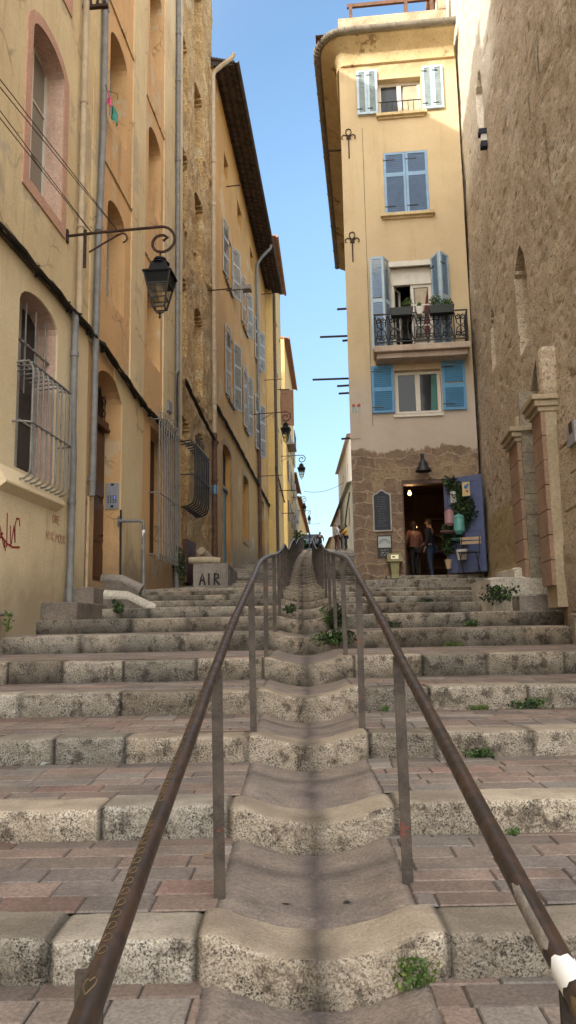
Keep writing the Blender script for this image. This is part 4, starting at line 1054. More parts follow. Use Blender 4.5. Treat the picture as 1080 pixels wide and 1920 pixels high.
# --- fourth house: long orange front with shutters and deep tiled eaves
b4 = thing('town_house', 'long orange house with grey shutters under a deep dark tiled eave', 'house', (-2, 36, gz(36)))
B4T = lp(400,120)[1]-.1
def rowz(p): return lp(*p)
ops4 = []
up = [(424,434,470,600),(456,462,560,660)]
lw0, lw1 = None, None
UT, UB = lp(412,393)[1], lp(423,523)[1]; LT, LB = lp(416,594)[1], lp(427,746)[1]
AT, AB = lp(420,283)[1], lp(426,345)[1]
us = [(lp(423,460)[0],lp(434,520)[0]),(lp(455,560)[0],lp(462,600)[0]),(lp(480,660)[0],lp(486,690)[0])]
ls = [(lp(427,680)[0],lp(437,720)[0]),(lp(458,760)[0],lp(464,790)[0]),(lp(481,820)[0],lp(487,840)[0])]
as_ = [(lp(420,310)[0],lp(428,330)[0]),(lp(445,410)[0],lp(453,430)[0]),(lp(469,500)[0],lp(475,520)[0])]
dd = (lp(417,980)[0], lp(433,1000)[0], gz(29.5)-.1, lp(425,838)[1])
w4 = (lp(455,950)[0], lp(465,960)[0], lp(460,1012)[1], lp(459,893)[1])
w5 = (lp(491,1000)[0], lp(496,1000)[0], gz(40), lp(493,940)[1])
hol = [rect(a0,a1,UB,UT) for a0,a1 in us]+[rect(a0,a1,LB,LT) for a0,a1 in ls]+[rect(a0,a1,AB,AT) for a0,a1 in as_]+[arch(dd[0],dd[1],dd[2],dd[3]-.3,.3), arch(w4[0],w4[1],w4[2],w4[3]-.2,.2), rect(*w5)]
mb = MB(LF); mb.panel([(S3+.004,gz(27)-.4),(S4,gz(27)-.4),(S4,B4T-1.2),(S3+.004,B4T)], hol, 0., .3, .6); body(mb, S3+.004, S4, gz(27)-.4, B4T-1.25); mb.build('wall', M['orange'], b4)
for a0,a1 in us: window(b4, LF, a0+.01,a1-.01,UB,UT,-.2,2,3,'grey_frame')
for a0,a1 in ls: window(b4, LF, a0+.01,a1-.01,LB,LT,-.2,2,3,'grey_frame')
for a0,a1 in as_: window(b4, LF, a0+.01,a1-.01,AB,AT,-.2,2,2,'grey_frame')
for (a0,a1), z0, z1 in [(u,UB,UT) for u in us]+[(l,LB,LT) for l in ls]:
    wd = max(.6, min(1.0,(a1-a0)*.55))
    for side in (-1,1):
        # leaves ajar, standing off the wall
        ang = R(14) if side < 0 else R(166)
        fr = LF.sub(a0-.02 if side < 0 else a1+.02, .16 if side < 0 else .03, z0, R(180+7) if side < 0 else R(16))
        shutter(b4, fr, wd, z1-z0, 'shut_grey', 'shut_grey', mids=(.33,.66))
    MB(LF).box(a0-.08,a1+.08,-.02,.09,z0-.1,z0).build('window_sill', M['concrete'], b4)
# doors
MB(LF).box(dd[0]+.02,dd[1]-.02,-.26,-.20,dd[2],lp(424,915)[1]).build('door', M['door_teal'], b4)
MB(LF).box(dd[0]+.02,dd[1]-.02,-.28,-.22,lp(424,915)[1]+.05,dd[3]).build('transom', M['dark'], b4)
MB(LF).box(dd[0],dd[1],-.22,-.10,lp(424,915)[1],lp(424,915)[1]+.12).build('lintel', M['concrete'], b4)
mb = MB(LF); mb.panel(arch(dd[0]-.25,dd[1]+.3,dd[2],dd[3]-.3,.55), [arch(dd[0],dd[1],dd[2]+.01,dd[3]-.3,.3)], .03, .05, .03); mb.build('door_surround', M['warm_stone'], b4)
mb = MB(LF); mb.panel(rect(w4[0]-.15,w4[1]+.2,w4[2]-.2,w4[3]+.2), [arch(w4[0],w4[1],w4[2],w4[3]-.2,.2)], .04, .05, .04); mb.build('window_surround', M['warm_stone'], b4)
window(b4, LF, w4[0],w4[1],w4[2],w4[3],-.2,1,3,'grey_frame','dark')
MB(LF).box(w5[0],w5[1],-.28,-.2,w5[2],w5[3]).build('door', M['door_brown'], b4)
# eave: soffit of wavy tiles on close battens, fascia gutter, roof slope
EO = .9; zs0, zs1 = B4T-.02, B4T-.26
ED = 1.2
def ez(a): return -ED*(a-S3)/(S4-S3)
mb = MB(LF); na = int((S4-S3)/.12); nb = 14; pts = []
for i in range(na+1):
    a = S3-.15+(S4-S3+.3)*i/na
    for j in range(nb+1):
        o = -.05+(EO+.05)*j/nb
        pts.append((a, o, ez(a)+zs0+(zs1-zs0)*j/nb + .07*((i%3)/2.) + .04*math.sin(o*2*math.pi/.3)))
mb.add(pts, [(i*(nb+1)+j,(i+1)*(nb+1)+j,(i+1)*(nb+1)+j+1,i*(nb+1)+j+1) for i in range(na) for j in range(nb)])
ev = mb.build('eave', M['tile'], b4, recalc=False)
mb = MB(LF); mb.add([(S3-.15,EO,zs1+.14),(S4+.15,EO,zs1+.14-ED),(S4+.15,-6,zs1+2.2-ED),(S3-.15,-6,zs1+2.2),(S3-.15,EO,zs1+.02),(S4+.15,EO,zs1+.02-ED),(S4+.15,-6,B4T-ED),(S3-.15,-6,B4T)], [(0,1,2,3),(0,4,5,1),(0,3,7,4),(1,5,6,2)])
for k in range(9): o = EO-.05-.11*k; mb.tube([(S3-.2,o,zs1+.13+.03*k),(S3+.4,o,zs1+.13+.03*k)], .06, 8)
mb.build('roof', M['tile'], b4)
mb = MB(LF); gp = [(EO+.09+.10*math.cos(t), zs1+.10+.10*math.sin(t)) for t in [math.pi+math.pi*q/8 for q in range(9)]]
pts = [(a,o,z+ez(a)) for a in (S3-.25,S4+.2) for o,z in gp]; mb.add(pts, [(q,q+1,9+q+1,9+q) for q in range(8)])
i_ = [(EO+.09+.085*math.cos(t), zs1+.10+.085*math.sin(t)) for t in [math.pi+math.pi*q/8 for q in range(9)]]
mb.add([(a,o,z+ez(a)) for a in (S3-.25,S4+.2) for o,z in i_], [(q,q+1,9+q+1,9+q) for q in range(8)]); mb.add([(S3-.25,o,z) for o,z in gp+i_[::-1]], [tuple(range(18))])
mb.build('gutter', M['tile'], b4)
pp = lp(400,300,.13)[0]; 
pipe(b4, [(pp-.05,EO+.05,zs1+.02),(pp-.05,EO,zs1-.12),(pp-.05,.5,zs1-.42),(pp,.2,zs1-.62),(pp,.13,zs1-.8),(pp,.13,lp(402,815,.13)[1])], .085, 'pipe_beige', LF, joints=[(pp,.13,lp(399,f,.13)[1]) for f in (300,380,650,750)])
pipe(b4, [(pp,.13,lp(402,812,.13)[1]),(pp,.13,gz(27.5)-.1)], .10, 'pipe_brown', LF, joints=[(pp,.13,lp(402,900,.13)[1])])
p5 = lp(484,700,.13)[0]
pipe(b4, [(p5,EO+.05,zs1+.05+ez(p5)),(p5,EO,zs1-.2+ez(p5)),(p5,.4,zs1-.7+ez(p5)),(p5,.15,zs1-1.1+ez(p5)),(p5,.13,zs1-1.5+ez(p5)),(p5,.13,lp(487,800,.13)[1])], .085, 'pipe_grey', LF)
pipe(b4, [(p5,.13,lp(487,800,.13)[1]),(p5,.13,gz(38)-.1)], .10, 'pipe_brown', LF)
MB(LF).lathe([(.11,-.16),(.11,.16)], (pp,.13,lp(402,918,.13)[1]), 12).build('sticker', M['car_blue'], b4)
cable_bundle(b4, LF, [(S3+.2,lp(411,772)[1]),(lp(450,845)[0],lp(450,845)[1]),(lp(490,922)[0],lp(490,922)[1]),(S4,lp(497,938)[1])], .06, 5, seed=8, r=.034)
for (px,py,ln) in ((389,545,.9),(424,545,1.0),(424,350,.6),(490,552,.8),(495,713,1.1),(488,893,1.2)):
    a, z = lp(px,py); MB(LF).bar((a,0,z),(a,ln,z+.03),.035,.035).build('clothes_line_bracket', M['rust'], b4)
a, z = lp(440,545); MB(LF).box(a-.1,a+.3,.35,.75,z,z+.22).build('meter_box', M['concrete'], b4)

# ------------------------------------------------------------------ far left houses
FK = .055
def far_house(y0, y1, top, mat, label, ws, wmat='glass', eave=.35, roofmat='tile_red', shut=None, x_off=0.):
    F = Facade((-1.3+FK*(y0-44)+x_off, y0, 0), (FK,1,0), (1,-FK,0))
    t = thing('town_house', label, 'house', tuple(F.pt(0,0,gz(y0))))
    L = (y1-y0)*math.sqrt(1+FK*FK); base = gz(y0)-.6; hol = []
    for fl in ws[1]:
        for k in range(ws[0]): a = L*(k+.5)/ws[0]; hol.append(rect(a-.5,a+.5,gz(y1)+fl,gz(y1)+fl+1.75))
    mb = MB(F); mb.panel(rect(0,L,base,top), hol, 0., .25, .6); body(mb, 0, L, base, top, 9.); mb.build('wall', M[mat], t)
    for h in hol:
        a0,a1,z0,z1 = h[0][0],h[1][0],h[0][1],h[2][1]
        window(t, F, a0, a1, z0, z1, -.15, 2, 3, 'grey_frame', wmat)
        if shut:
            for sd in (-1,1): shutter(t, F.sub(a0 if sd < 0 else a1, .02, z0, R(164) if sd < 0 else R(16)), .5, z1-z0, shut)
    mb = MB(F); mb.add([(-.1,eave,top+.02),(L+.1,eave,top+.02),(L+.1,-4.5,top+1.5),(-.1,-4.5,top+1.5),(L+.1,-9,top),(-.1,-9,top)], [(0,1,2,3),(3,2,4,5),(0,3,5),(1,4,2),(0,5,4,1)])
    mb.tube([(-.1,eave+.05,top),(L+.1,eave+.05,top)], .09, 8); mb.build('roof', M[roofmat], t)
    return t, F, L
f1, F1, L1 = far_house(45.52, 54., 24.6, 'far_yellow', 'tall warm yellow house just beyond the orange shuttered house', (3,[2.2,6.,9.8,13.4]), x_off=.45)
pipe(f1, [(.6,.1,21.5),(.6,.1,gz(44))], .09, 'pipe_brown', F1)
cable_bundle(f1, F1, [(0,9.8),(4,9.4),(L1,9.)], .06, 3, seed=2, r=.035)
f2, F2_, L2 = far_house(62., 76., 24.3, 'far_yellow', 'weathered golden house with a balcony behind the second street lamp', (3,[1.8,5.2,8.6]), shut='shut_grey', x_off=.25)
mb = MB(F2_); mb.box(1.,4.,0,.7,15.4,15.55); bal = mb.build('balcony', M['concrete'], f2)
mb = MB(F2_)
for k in range(13): mb.bar((1+.25*k,.65,15.55),(1+.25*k,.65,16.6),.03,.03)
mb.bar((1,.65,16.6),(4,.65,16.6),.05,.05); mb.build('railing', M['iron'], bal)
sh = Fr((-1.3+FK*(54-44)+.05, 54.02, 11.2),(1,0,0),(0,-1,0))
f3, F3_, L3 = far_house(76.02, 88., 15.6, 'far_cream', 'cream house halfway along the far end of the left row', (3,[1.5,4.6]), shut='shut_grey')
f4, F4_, L4 = far_house(88.02, 122., 15.2, 'far_yellow', 'long ochre house at the far end of the left row', (6,[1.6,4.6]))
# brown shutter standing out from the yellow house
fr = F1.sub(L1-1.6, .02, 14.2, R(68))
shutter(f1, fr, .95, 2.6, 'shut_wood', 'shut_wood', 'plank')
for (yy,z,ln) in ((46,15.2,.9),(48,9.,1.1),(50,7.8,.9)): MB(F1).bar((yy-44,0,z),(yy-44,ln,z),.05,.05).build('clothes_line_bracket', M['rust'], f1)

# ------------------------------------------------------------------ street lamps
def lantern_lamp(label, L=1.78, scale=1.):
    t = thing('street_lamp', label, 'street lamp', (0,0,0), 'wall bracket lanterns along the left row')
    b = MB()
    P = [(0,0,0),(.5,0,.03),(L-.05,0,.07)]+[(L-.05+.24*math.sin(a),0,-.17+.24*math.cos(a)) for a in [R(q) for q in range(15,181,15)]]
    P += [(L-.05-.16*math.sin(R(q)), 0, -.25-.16*math.cos(R(q))) for q in range(0,226,25)]
    P += [(L-.05+.03, 0, -.20)]
    b.tube(P, .026, 8)
    b.tube([(.42,0,-.33),(.95,0,-.03)]+[(1.02+.09*math.sin(R(q)),0,-.10+.09*math.cos(R(q))) for q in range(-40,200,30)], .016, 6)
    b.box(-.02,.03,-.04,.04,-.12,.12); b.bar((.34,0,.1),(.34,0,-.62),.035,.05)
    b.build('bracket', M['rust'], t, smooth=True)
    cx, ct = L-.07, -.42
    c = MB()
    c.tube([(cx,0,ct+.04),(cx,0,ct-.12)], .014, 6); c.lathe([(.02,0),(.10,-.01),(.12,-.05),(.05,-.07),(.16,-.10),(.17,-.12)], (cx,0,ct-.10), 12)
    c.lathe([(.18,-.20),(.235,-.345),(.36,-.40),(.36,-.425),(.31,-.425)], (cx,0,ct-.02), 4, R(45)); c.lathe([(.09,-.2),(.18,-.205)], (cx,0,ct-.02), 4, R(45))
    c.build('lantern_roof', M['lamp_black'], t)
    z0, z1, z2 = ct-.44, ct-.64, ct-1.04; r0, r1, r2 = .325, .26, .14
    fmb = MB()
    for k in range(4):
        a = R(45+90*k); ca, sa = math.cos(a), math.sin(a); a2 = a+R(90); cb, sb = math.cos(a2), math.sin(a2)
        fmb.bar((cx+r0*ca,r0*sa,z0),(cx+r2*ca,r2*sa,z2),.026,.026)
        for r_, z_ in ((r0,z0),(r1*.99,z1),(r2,z2),(r2*1.25,z2+.17)): fmb.bar((cx+r_*ca,r_*sa,z_),(cx+r_*cb,r_*sb,z_),.022,.022)
    fmb.tube([(cx-.1,0,z2-.0),(cx-.06,0,z2-.08),(cx+.06,0,z2-.08),(cx+.1,0,z2)], .012, 6); fmb.lathe([(.0,-.2),(.025,-.16),(.012,-.12),(.035,-.09),(.03,-.06)], (cx,0,z2), 8)
    fmb.build('lantern_frame', M['iron'], t)
    g = MB(); g.lathe([(r0*.96,z0),(r1*.97,z1)], (cx,0,0), 4, R(45), cap=False); g.build('upper_pane', M['lamp_black'], t)
    g = MB(); g.lathe([(r1*.97,z1-.012),(r2*.97,z2)], (cx,0,0), 4, R(45), cap=False); g.build('lower_pane', M['clear'], t)
    g = MB(); g.lathe([(.02,.12),(.05,.1),(.075,0),(.05,-.07),(.0,-.09)], (cx,0,z1-.02), 10); g.build('bulb', M['bulb_off'], t)
    return t
def place(o, F, a, o_, z): 
    o.location = F.pt(a,o_,z); o.rotation_euler = (0,0,math.atan2(F.ey.y, F.ey.x))
lam = lantern_lamp('large nearest black lantern on a scrolled bracket, left of the peach house')
a, z = lp(125,443); place(lam, LF, a, 0, z)
for lab, F, a, px, py, sc in (('second lantern up the street, black with clear panes below the brown shutter',LF,sy(38.6),0,0,1.),):
    l2 = copy_tree(lam); l2['label'] = lab
    q = atY(540,776,38.6); place(l2, LF, a, .0, q.z); 
labs = ['third lantern up the street, hung from a double bar bracket on the yellow house','small fourth lantern in front of the far cream wall','tiny fifth lantern farthest up the street before the ochre house']
for lab, (px,py,Y) in zip(labs, ((560,856,52.),(564,933,70.),(570,958,86.))):
    l2 = copy_tree(lam); l2['label'] = lab
    q = atY(px,py,Y); xw = -1.3+FK*(Y-44); l2.location = (xw, Y, q.z); l2.rotation_euler = (0,0,-math.atan(FK))
    if q.x-xw > 0: l2.scale = (min(1.4, max(.8,(q.x-xw)/1.55)),1,1)

# ------------------------------------------------------------------ shop house on the right
HX, HY, HK = 1.62, 19.0, -.1
SF = Facade((HX,HY,0), (1,HK,0), (HK,-1,0))
def sp_(px, py, o=0.): return SF.at(px, py, o)
HW_ = sp_(905,1075)[0]+.05
SIDE = Vector((.105,1,0)).normalized()
sh = thing('shop_house', 'narrow yellow house with blue shutters, a balcony and a small shop at street level', 'house', tuple(SF.pt(0,0,SHOP_Z0)))
TOPZ = 15.55
def R4(l, r, t, b): a0, a1 = sp_(*l)[0], sp_(*r)[0]; return a0, a1, sp_(*b)[1], sp_(*t)[1]
W4 = R4((709,180),(789,170),(750,146),(750,212)); W3 = R4((720,340),(803,335),(760,284),(764,399))
W2 = R4((735,580),(811,570),(772,500),(775,645)); W1 = R4((741,735),(827,725),(784,693),(786,774))
DR = R4((757,1000),(838,1000),(795,899),(800,1079))
hol = [rect(*W4),rect(*W3),rect(*W2),rect(*W1),rect(*DR)]
mb = MB(SF); mb.panel(rect(0,HW_,.2,TOPZ), hol, 0., .32, .0)
# other walls of the house
def hp(a, d, z): return SF.pt(a,0,z)+SIDE*d
D_ = 11.
mb.add([hp(0,0,.2),hp(0,D_,.2),hp(0,D_,TOPZ),hp(0,0,TOPZ),hp(HW_,0,.2),hp(HW_,D_,.2),hp(HW_,D_,TOPZ),hp(HW_,0,TOPZ)], [(0,1,2,3),(5,4,7,6),(1,5,6,2),(3,2,6,7)], True)
mb.build('wall', M['shop'], sh)
# quoin strip
q1 = sp_(690,500)[0]
mb = MB(SF); mb.box(0.0,q1-.35,0,.018,4.75,15.1); mb.build('corner_band', M['yellow_low'] if False else M['shop'], sh)
for (px_, py0, py1) in ((688,240,800),):
    a = sp_(px_,500)[0]; MB(SF).box(a,a+.012,0,.006,sp_(px_,py1)[1],sp_(px_,py0)[1]).build('wall_joint', M['ledge_dark'], sh)
# windows
window(sh, SF, *W4, -.20, 2, 1, 'white_frame', 'glass', .085)
MB(SF).add([(W4[0]+(W4[1]-W4[0])*.55,-.225,W4[2]+.06),(W4[1]-.08,-.225,W4[2]+.06),(W4[1]-.08,-.225,W4[3]-.1),(W4[0]+(W4[1]-W4[0])*.6,-.225,W4[3]-.1)],[(0,1,2,3)]).build('curtain', M['curtain'], sh)
window(sh, SF, *W1, -.14, 2, 1, 'white_frame', 'glass', .085)
MB(SF).add([(W1[1]-.26,-.165,W1[2]+.08),(W1[1]-.09,-.165,W1[2]+.08),(W1[1]-.09,-.165,W1[3]-.1),(W1[1]-.22,-.165,W1[3]-.1)],[(0,1,2,3)]).build('curtain', M['curtain_teal'], sh)
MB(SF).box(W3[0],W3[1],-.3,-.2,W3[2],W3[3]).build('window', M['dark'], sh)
for (W, l, r, y) in ((W4,705,800,(752,214)),(W3,714,815,(764,401)),(W1,738,831,(785,777))):
    z = sp_(*y)[1]; mb = MB(SF); mb.box(sp_(l,y[1])[0],sp_(r,y[1])[0],-.1,.13 if W is not W1 else .05,z-.075 if W is not W1 else z-.06,z)
    if W is not W1: mb.box(sp_(l,y[1])[0]+.05,sp_(r,y[1])[0]-.05,0,.05,z-.13,z-.075)
    mb.build('window_sill', M['soffit'] if W is not W1 else M['white_frame'], sh)
mb = MB(SF); zc_ = W4[2]+.32; mb.tube([(W4[0],.05,zc_),(W4[1],.05,zc_)], .014, 6)
for k in range(8): a = W4[0]+(W4[1]-W4[0])*(k+.5)/8; mb.tube([(a,.05,W4[2]),(a,.05,zc_)], .01, 6)
mb.build('window_bar', M['iron'], sh)
# shutters
def shut(pl, pr, zr, mat, frame, ang_l=0., style='louver', mids=(.5,), off=.03, n=1):
    a0, a1 = sp_(*pl)[0], sp_(*pr)[0]; wd = (a1-a0)/n
    for k in range(n): shutter(sh, SF.sub(a0+wd*k+.005, off, zr[0], ang_l), wd-.01, zr[1]-zr[0], mat, frame, style, 'shutter', mids)
ZR4 = (sp_(690,217)[1], sp_(690,135)[1]); shut((669,180),(708,175),ZR4,'shut_pale','shut_edge',0,'louver',(),.05,2)
ZR4b = (sp_(812,206)[1], sp_(812,126)[1]); shut((791,165),(831,165),ZR4b,'shut_pale','shut_edge',0,'louver',(),.05,2)
shut((720,340),(803,335),(W3[2],W3[3]),'shut_slate','shut_blue',0,'louver',(.64,),-.04,2)
ZR1 = (sp_(720,775)[1], sp_(718,687)[1]); shut((697,735),(739,730),ZR1,'shut_cyan','shut_cyan',0,'louver',(.5,),.03)
ZR1b = (sp_(850,769)[1], sp_(850,678)[1]); shut((829,725),(873,722),ZR1b,'shut_cyan','shut_cyan',0,'louver',(.5,),.03)
# balcony
b0, b1_ = sp_(701,650,.62)[0], sp_(882,640,.62)[0]
bz1, bz0 = sp_(790,645,.62)[1]+.02, sp_(790,663,.62)[1]+.02
bz_top = bz1
mb = MB(SF); mb.box(b0,b1_,0,.62,bz_top-.16,bz_top); mb.box(b0+.06,b1_-.05,0,.5,bz_top-.30,bz_top-.16); bal = mb.build('balcony', M['slab'], sh, bevel=.02)
ZS2 = (bz_top+.02, sp_(735,483)[1]-.0)
W2top = W2[3]
wz = bz_top
fz1 = sp_(772,530)[1]
MB(SF).box(W2[0],W2[1],-.22,-.10,fz1,W2top).build('transom_panel', M['white_frame'], sh)
MB(SF).box(W2[0]-.06,W2[1]+.06,-.05,.07,W2top,W2top+.14).build('lintel', M['white_frame'], sh)
mid = W2[0]+(W2[1]-W2[0])*.5
window(sh, SF, mid-.02, W2[1], W2[2], fz1, -.14, 1, 3, 'white_frame', 'glass_pale', .08, 'balcony_door')
cs = MB(SF); cs.add([(mid+.12,-.155,W2[2]+.8),(mid+.28,-.155,W2[2]+.8),(mid+.42,-.155,fz1-.1),(mid+.10,-.155,fz1-.1)],[(0,1,2,3)]).build('curtain', M['curtain'], sh)
MB(SF).add([(W2[1]-.2,-.156,W2[2]+.3),(W2[1]-.09,-.156,W2[2]+.3),(W2[1]-.09,-.156,fz1-.1),(W2[1]-.2,-.156,fz1-.1)],[(0,1,2,3)]).build('curtain', M['curtain_red'], sh)
MB(SF).box(W2[0],W2[0]+.07,-.2,-.12,W2[2],fz1).build('door_jamb', M['white_frame'], sh)
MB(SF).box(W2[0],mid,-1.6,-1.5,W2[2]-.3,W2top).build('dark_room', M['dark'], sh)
fo = SF.sub(W2[0]+.07, -.16, W2[2], R(-62)); window(sh, fo, 0, mid-W2[0]-.1, 0, fz1-W2[2], 0., 1, 3, 'white_frame', 'glass', .07, 'balcony_door')
hh2 = sp_(775,490)[1]-wz
for a, angs in ((W2[0]-.02,(R(180-8),R(180+62))),):
    ww = .36
    f1_ = SF.sub(a, .04, wz+.03, R(118)); shutter(sh, f1_, ww, hh2, 'shut_blue', 'shut_edge', 'louver', 'shutter', (.52,))
    f2x = SF.sub(a-ww*math.cos(R(62)), .04+ww*math.sin(R(62)), wz+.03, R(180+8)); shutter(sh, f2x, ww, hh2, 'shut_blue', 'shut_edge', 'louver', 'shutter', (.52,))
a = W2[1]+.02
f1_ = SF.sub(a, .04, wz+.03, R(66)); shutter(sh, f1_, .40, hh2, 'shut_blue', 'shut_edge', 'louver', 'shutter', (.52,))
f2x = SF.sub(a+.40*math.cos(R(66)), .04+.40*math.sin(R(66)), wz+.03, R(-50)); shutter(sh, f2x, .36, hh2, 'shut_blue', 'shut_edge', 'louver', 'shutter', (.52,))
# scrolled railing
rz1 = wz+.83
def spiral(mb, cx, cz, o, r0, turns, a0, sgn, rad=.016):
    n = 14; mb.tube([(cx+r0*(1-.75*i/n)*math.cos(a0+sgn*turns*2*math.pi*i/n), o, cz+r0*(1-.75*i/n)*math.sin(a0+sgn*turns*2*math.pi*i/n)) for i in range(n+1)], rad, 5)
def rail_run(mb, p0, p1, n):
    for k in range(n):
        t0, t1 = k/n, (k+1)/n
        c = [(p0[0]+(p1[0]-p0[0])*t, p0[1]+(p1[1]-p0[1])*t) for t in (t0,(t0+t1)/2,t1)]
        hw = (Vector(c[2])-Vector(c[0])).length/2; ex = (Vector(c[2])-Vector(c[0])).normalized()
        F = Fr(SF.pt(c[1][0],c[1][1],wz), SF.ex*ex.x+SF.ey*ex.y, SF.ey*ex.x-SF.ex*ex.y)
        m = MB(F)
        m.bar((-hw,0,.02),(-hw,0,.83),.022,.022)
        for sx in (-1,1):
            for zc_, s2 in ((.66,1),(.22,-1)):
                spiral(m, sx*hw*.47, zc_, 0, hw*.44, 1.3, R(90) if s2 > 0 else R(-90), sx*s2)
                m.tube([(sx*hw*.47-sx*hw*.44*0, 0, zc_+s2*hw*.44),(sx*hw*.1,0,zc_+s2*hw*.3),(0,0,.44),], .015, 5)
            m.tube([(sx*hw*.92,0,.78),(sx*hw*.55,0,.5),(sx*hw*.1,0,.44),(sx*hw*.55,0,.38),(sx*hw*.92,0,.1)], .014, 5)
        m.lathe([(.0,-.03),(.03,0),(.0,.03)], (0,0,.44), 6)
        mb.v += m.v; b = len(mb.tint); mb.f += [[b+i for i in f] for f in m.f]; mb.mi += m.mi; mb.tint += m.tint
mb = MB(SF)
rail_run(mb, (b0+.04,.56), (b1_-.04,.56), 7); rail_run(mb, (b0+.04,.02), (b0+.04,.56), 2); rail_run(mb, (b1_-.04,.56), (b1_-.04,.02), 2)
for z in (.1,.83): mb.bar((b0+.02,.56,wz+z),(b1_-.02,.56,wz+z),.04,.025); mb.bar((b0+.04,0,wz+z),(b0+.04,.56,wz+z),.025,.025); mb.bar((b1_-.04,0,wz+z),(b1_-.04,.56,wz+z),.025,.025)
mb.build('railing', M['iron'], bal)
# cornice, curved corner gutter, terrace parapet
EA = 1.30
def eave_path():
    P = []
    for d in (D_+2., D_, 8., 5., 2.5, 1.2, .55): P.append((SF.pt(0,0,0)+SIDE*d, Vector((-SIDE.y, SIDE.x, 0))))
    n0, n1 = Vector((-SIDE.y, SIDE.x, 0)), SF.ey
    for k in range(1, 9):
        t = k/9; P.append((SF.pt(.18*t*t,0,0)+SIDE*(.35*(1-t)**2), (n0*(1-t)+n1*t).normalized()))
    for a in (.35, .9, 1.8, 2.7, HW_-.04): P.append((SF.pt(a,0,0), n1))
    return P
EP = eave_path()
def sweep(prof, name, mat, smooth=True):
    mb = MB(); n = len(prof)
    pts = [p+nv*o+Vector((0,0,z)) for p, nv in EP for o, z in prof]
    mb.add(pts, [(i*n+j,(i+1)*n+j,(i+1)*n+j+1,i*n+j+1) for i in range(len(EP)-1) for j in range(n-1)], True)
    mb.add([p+nv*o+Vector((0,0,z)) for p, nv in (EP[-1],) for o, z in prof], [tuple(range(n))], True)
    return mb.build(name, M[mat], sh, smooth=smooth)
ZE = 15.32
EOUT = .50
sweep([(-.02,ZE-.16),(.07,ZE-.14),(.08,ZE-.06),(.04,ZE-.04),(.06,ZE+.08),(.16,ZE+.22),(.36,ZE+.32),(EOUT,ZE+.38),(EOUT+.02,ZE+.46),(-.02,ZE+.52)], 'cornice', 'soffit')
gc = EOUT+.10
sweep([(gc-.10,ZE+.50)]+[(gc+.105*math.cos(t),ZE+.50+.105*math.sin(t)) for t in [math.pi+math.pi*k/8 for k in range(1,9)]]+[(gc+.09*math.cos(t),ZE+.50+.09*math.sin(t)) for t in [2*math.pi-math.pi*k/8 for k in range(9)]], 'gutter', 'zinc')
for i in range(0, len(EP)): pass
mb = MB()
for k in range(26):
    # gutter brackets and tile ends along the front and the corner
    t = k/25*(len(EP)-1.001); i = int(t); u = t-i; p = EP[i][0].lerp(EP[i+1][0],u); nv = EP[i][1].lerp(EP[i+1][1],u).normalized()
    P = [p+nv*(gc+.115*math.cos(q))+Vector((0,0,ZE+.50+.115*math.sin(q))) for q in [math.pi+math.pi*j/6 for j in range(7)]]
    mb.tube([tuple(v) for v in P], .012, 4)
mb.build('gutter_bracket', M['zinc'], sh)
mb = MB(SF)
k = 0
a = .3
while a < HW_-.1:
    mb.tube([(a,gc-.08,ZE+.56),(a,-.3,ZE+.75)], .085, 8); a += .24
mb.add([(-.6,EOUT,ZE+.5),(HW_,EOUT,ZE+.5),(HW_,-.6,ZE+.75),(-.6,-.6,ZE+.75)], [(0,1,2,3)])
mb.add([hp(-.6,-.3,ZE+.5),hp(-.6,D_+2,ZE+.5),hp(1.,D_+2,ZE+.8),hp(1.,-.3,ZE+.8)], [(0,1,2,3)], True)
mb.build('roof', M['tile_red'], sh)
pz = sp_(700,28,-.35)[1]
mb = MB(SF); mb.box(sp_(634,50,-.35)[0],HW_-.12,-.6,-.35,ZE+.5,pz-.02); mb.box(sp_(634,50,-.35)[0],sp_(634,50,-.35)[0]+.25,-5.,-.6,ZE+.5,pz-.02)
mb.box(HW_-.34,HW_-.12,-.62,-.33,pz-.02,pz+.9); mb.build('terrace_parapet', M['parapet'], sh)
ra0 = sp_(657,15,-.45)[0]; rzz = sp_(657,8,-.45)[1]
mb = MB(SF)
for a in (ra0, ra0+1.55, HW_-.5): mb.box(a-.05,a+.05,-.52,-.42,pz-.05,rzz)
mb.box(ra0-.1,HW_-.4,-.51,-.43,rzz-.1,rzz); mb.build('terrace_railing', M['pipe_brown'], sh)
# wall anchors shaped like a lily
for (px,py,b_) in ((653,243,298),(660,436,492)):
    a, z = sp_(px,py); zb = sp_(px,b_)[1]; zt = z; F = SF; mb = MB(F); r = .1
    zm = zt-.27
    mb.tube([(a,.03,zb),(a,.03,zm+.08)], .018, 6)
    mb.tube([(a,.03,zm+.05),(a-.075,.03,zm+.15),(a-.06,.03,zm+.24),(a,.03,zt)], .014, 6); mb.tube([(a,.03,zm+.05),(a+.075,.03,zm+.15),(a+.06,.03,zm+.24),(a,.03,zt)], .014, 6)
    for s in (-1,1): mb.tube([(a,.03,zm-.02),(a+s*.06,.03,zm+.08),(a+s*.13,.03,zm+.10),(a+s*.185,.03,zm+.05),(a+s*.18,.03,zm-.01),(a+s*.15,.03,zm-.01)], .014, 6)
    mb.box(a-.06,a+.06,.01,.05,zm-.03,zm+.0); mb.build('wall_anchor', M['rust'], sh)
# clothes line brackets on the hidden flank, seen against the sky
for (px0,py0,px1,py1,d) in ((632,580,650,579,1.0),(600,632,651,630,1.6),(642,639,651,639,.8),(586,712,653,710,2.2),(632,724,654,723,1.4),(635,738,654,738,2.0),(612,283,638,281,3.0),(640,823,659,822,2.0)):
    y_ = 19+d; p = atY(px0,py0,y_); p1 = Vector((HX+.105*d+.1, y_, p.z+.02))
    MB().bar(tuple(p), tuple(p1), .035, .05).build('clothes_line_bracket', M['rust'], sh)
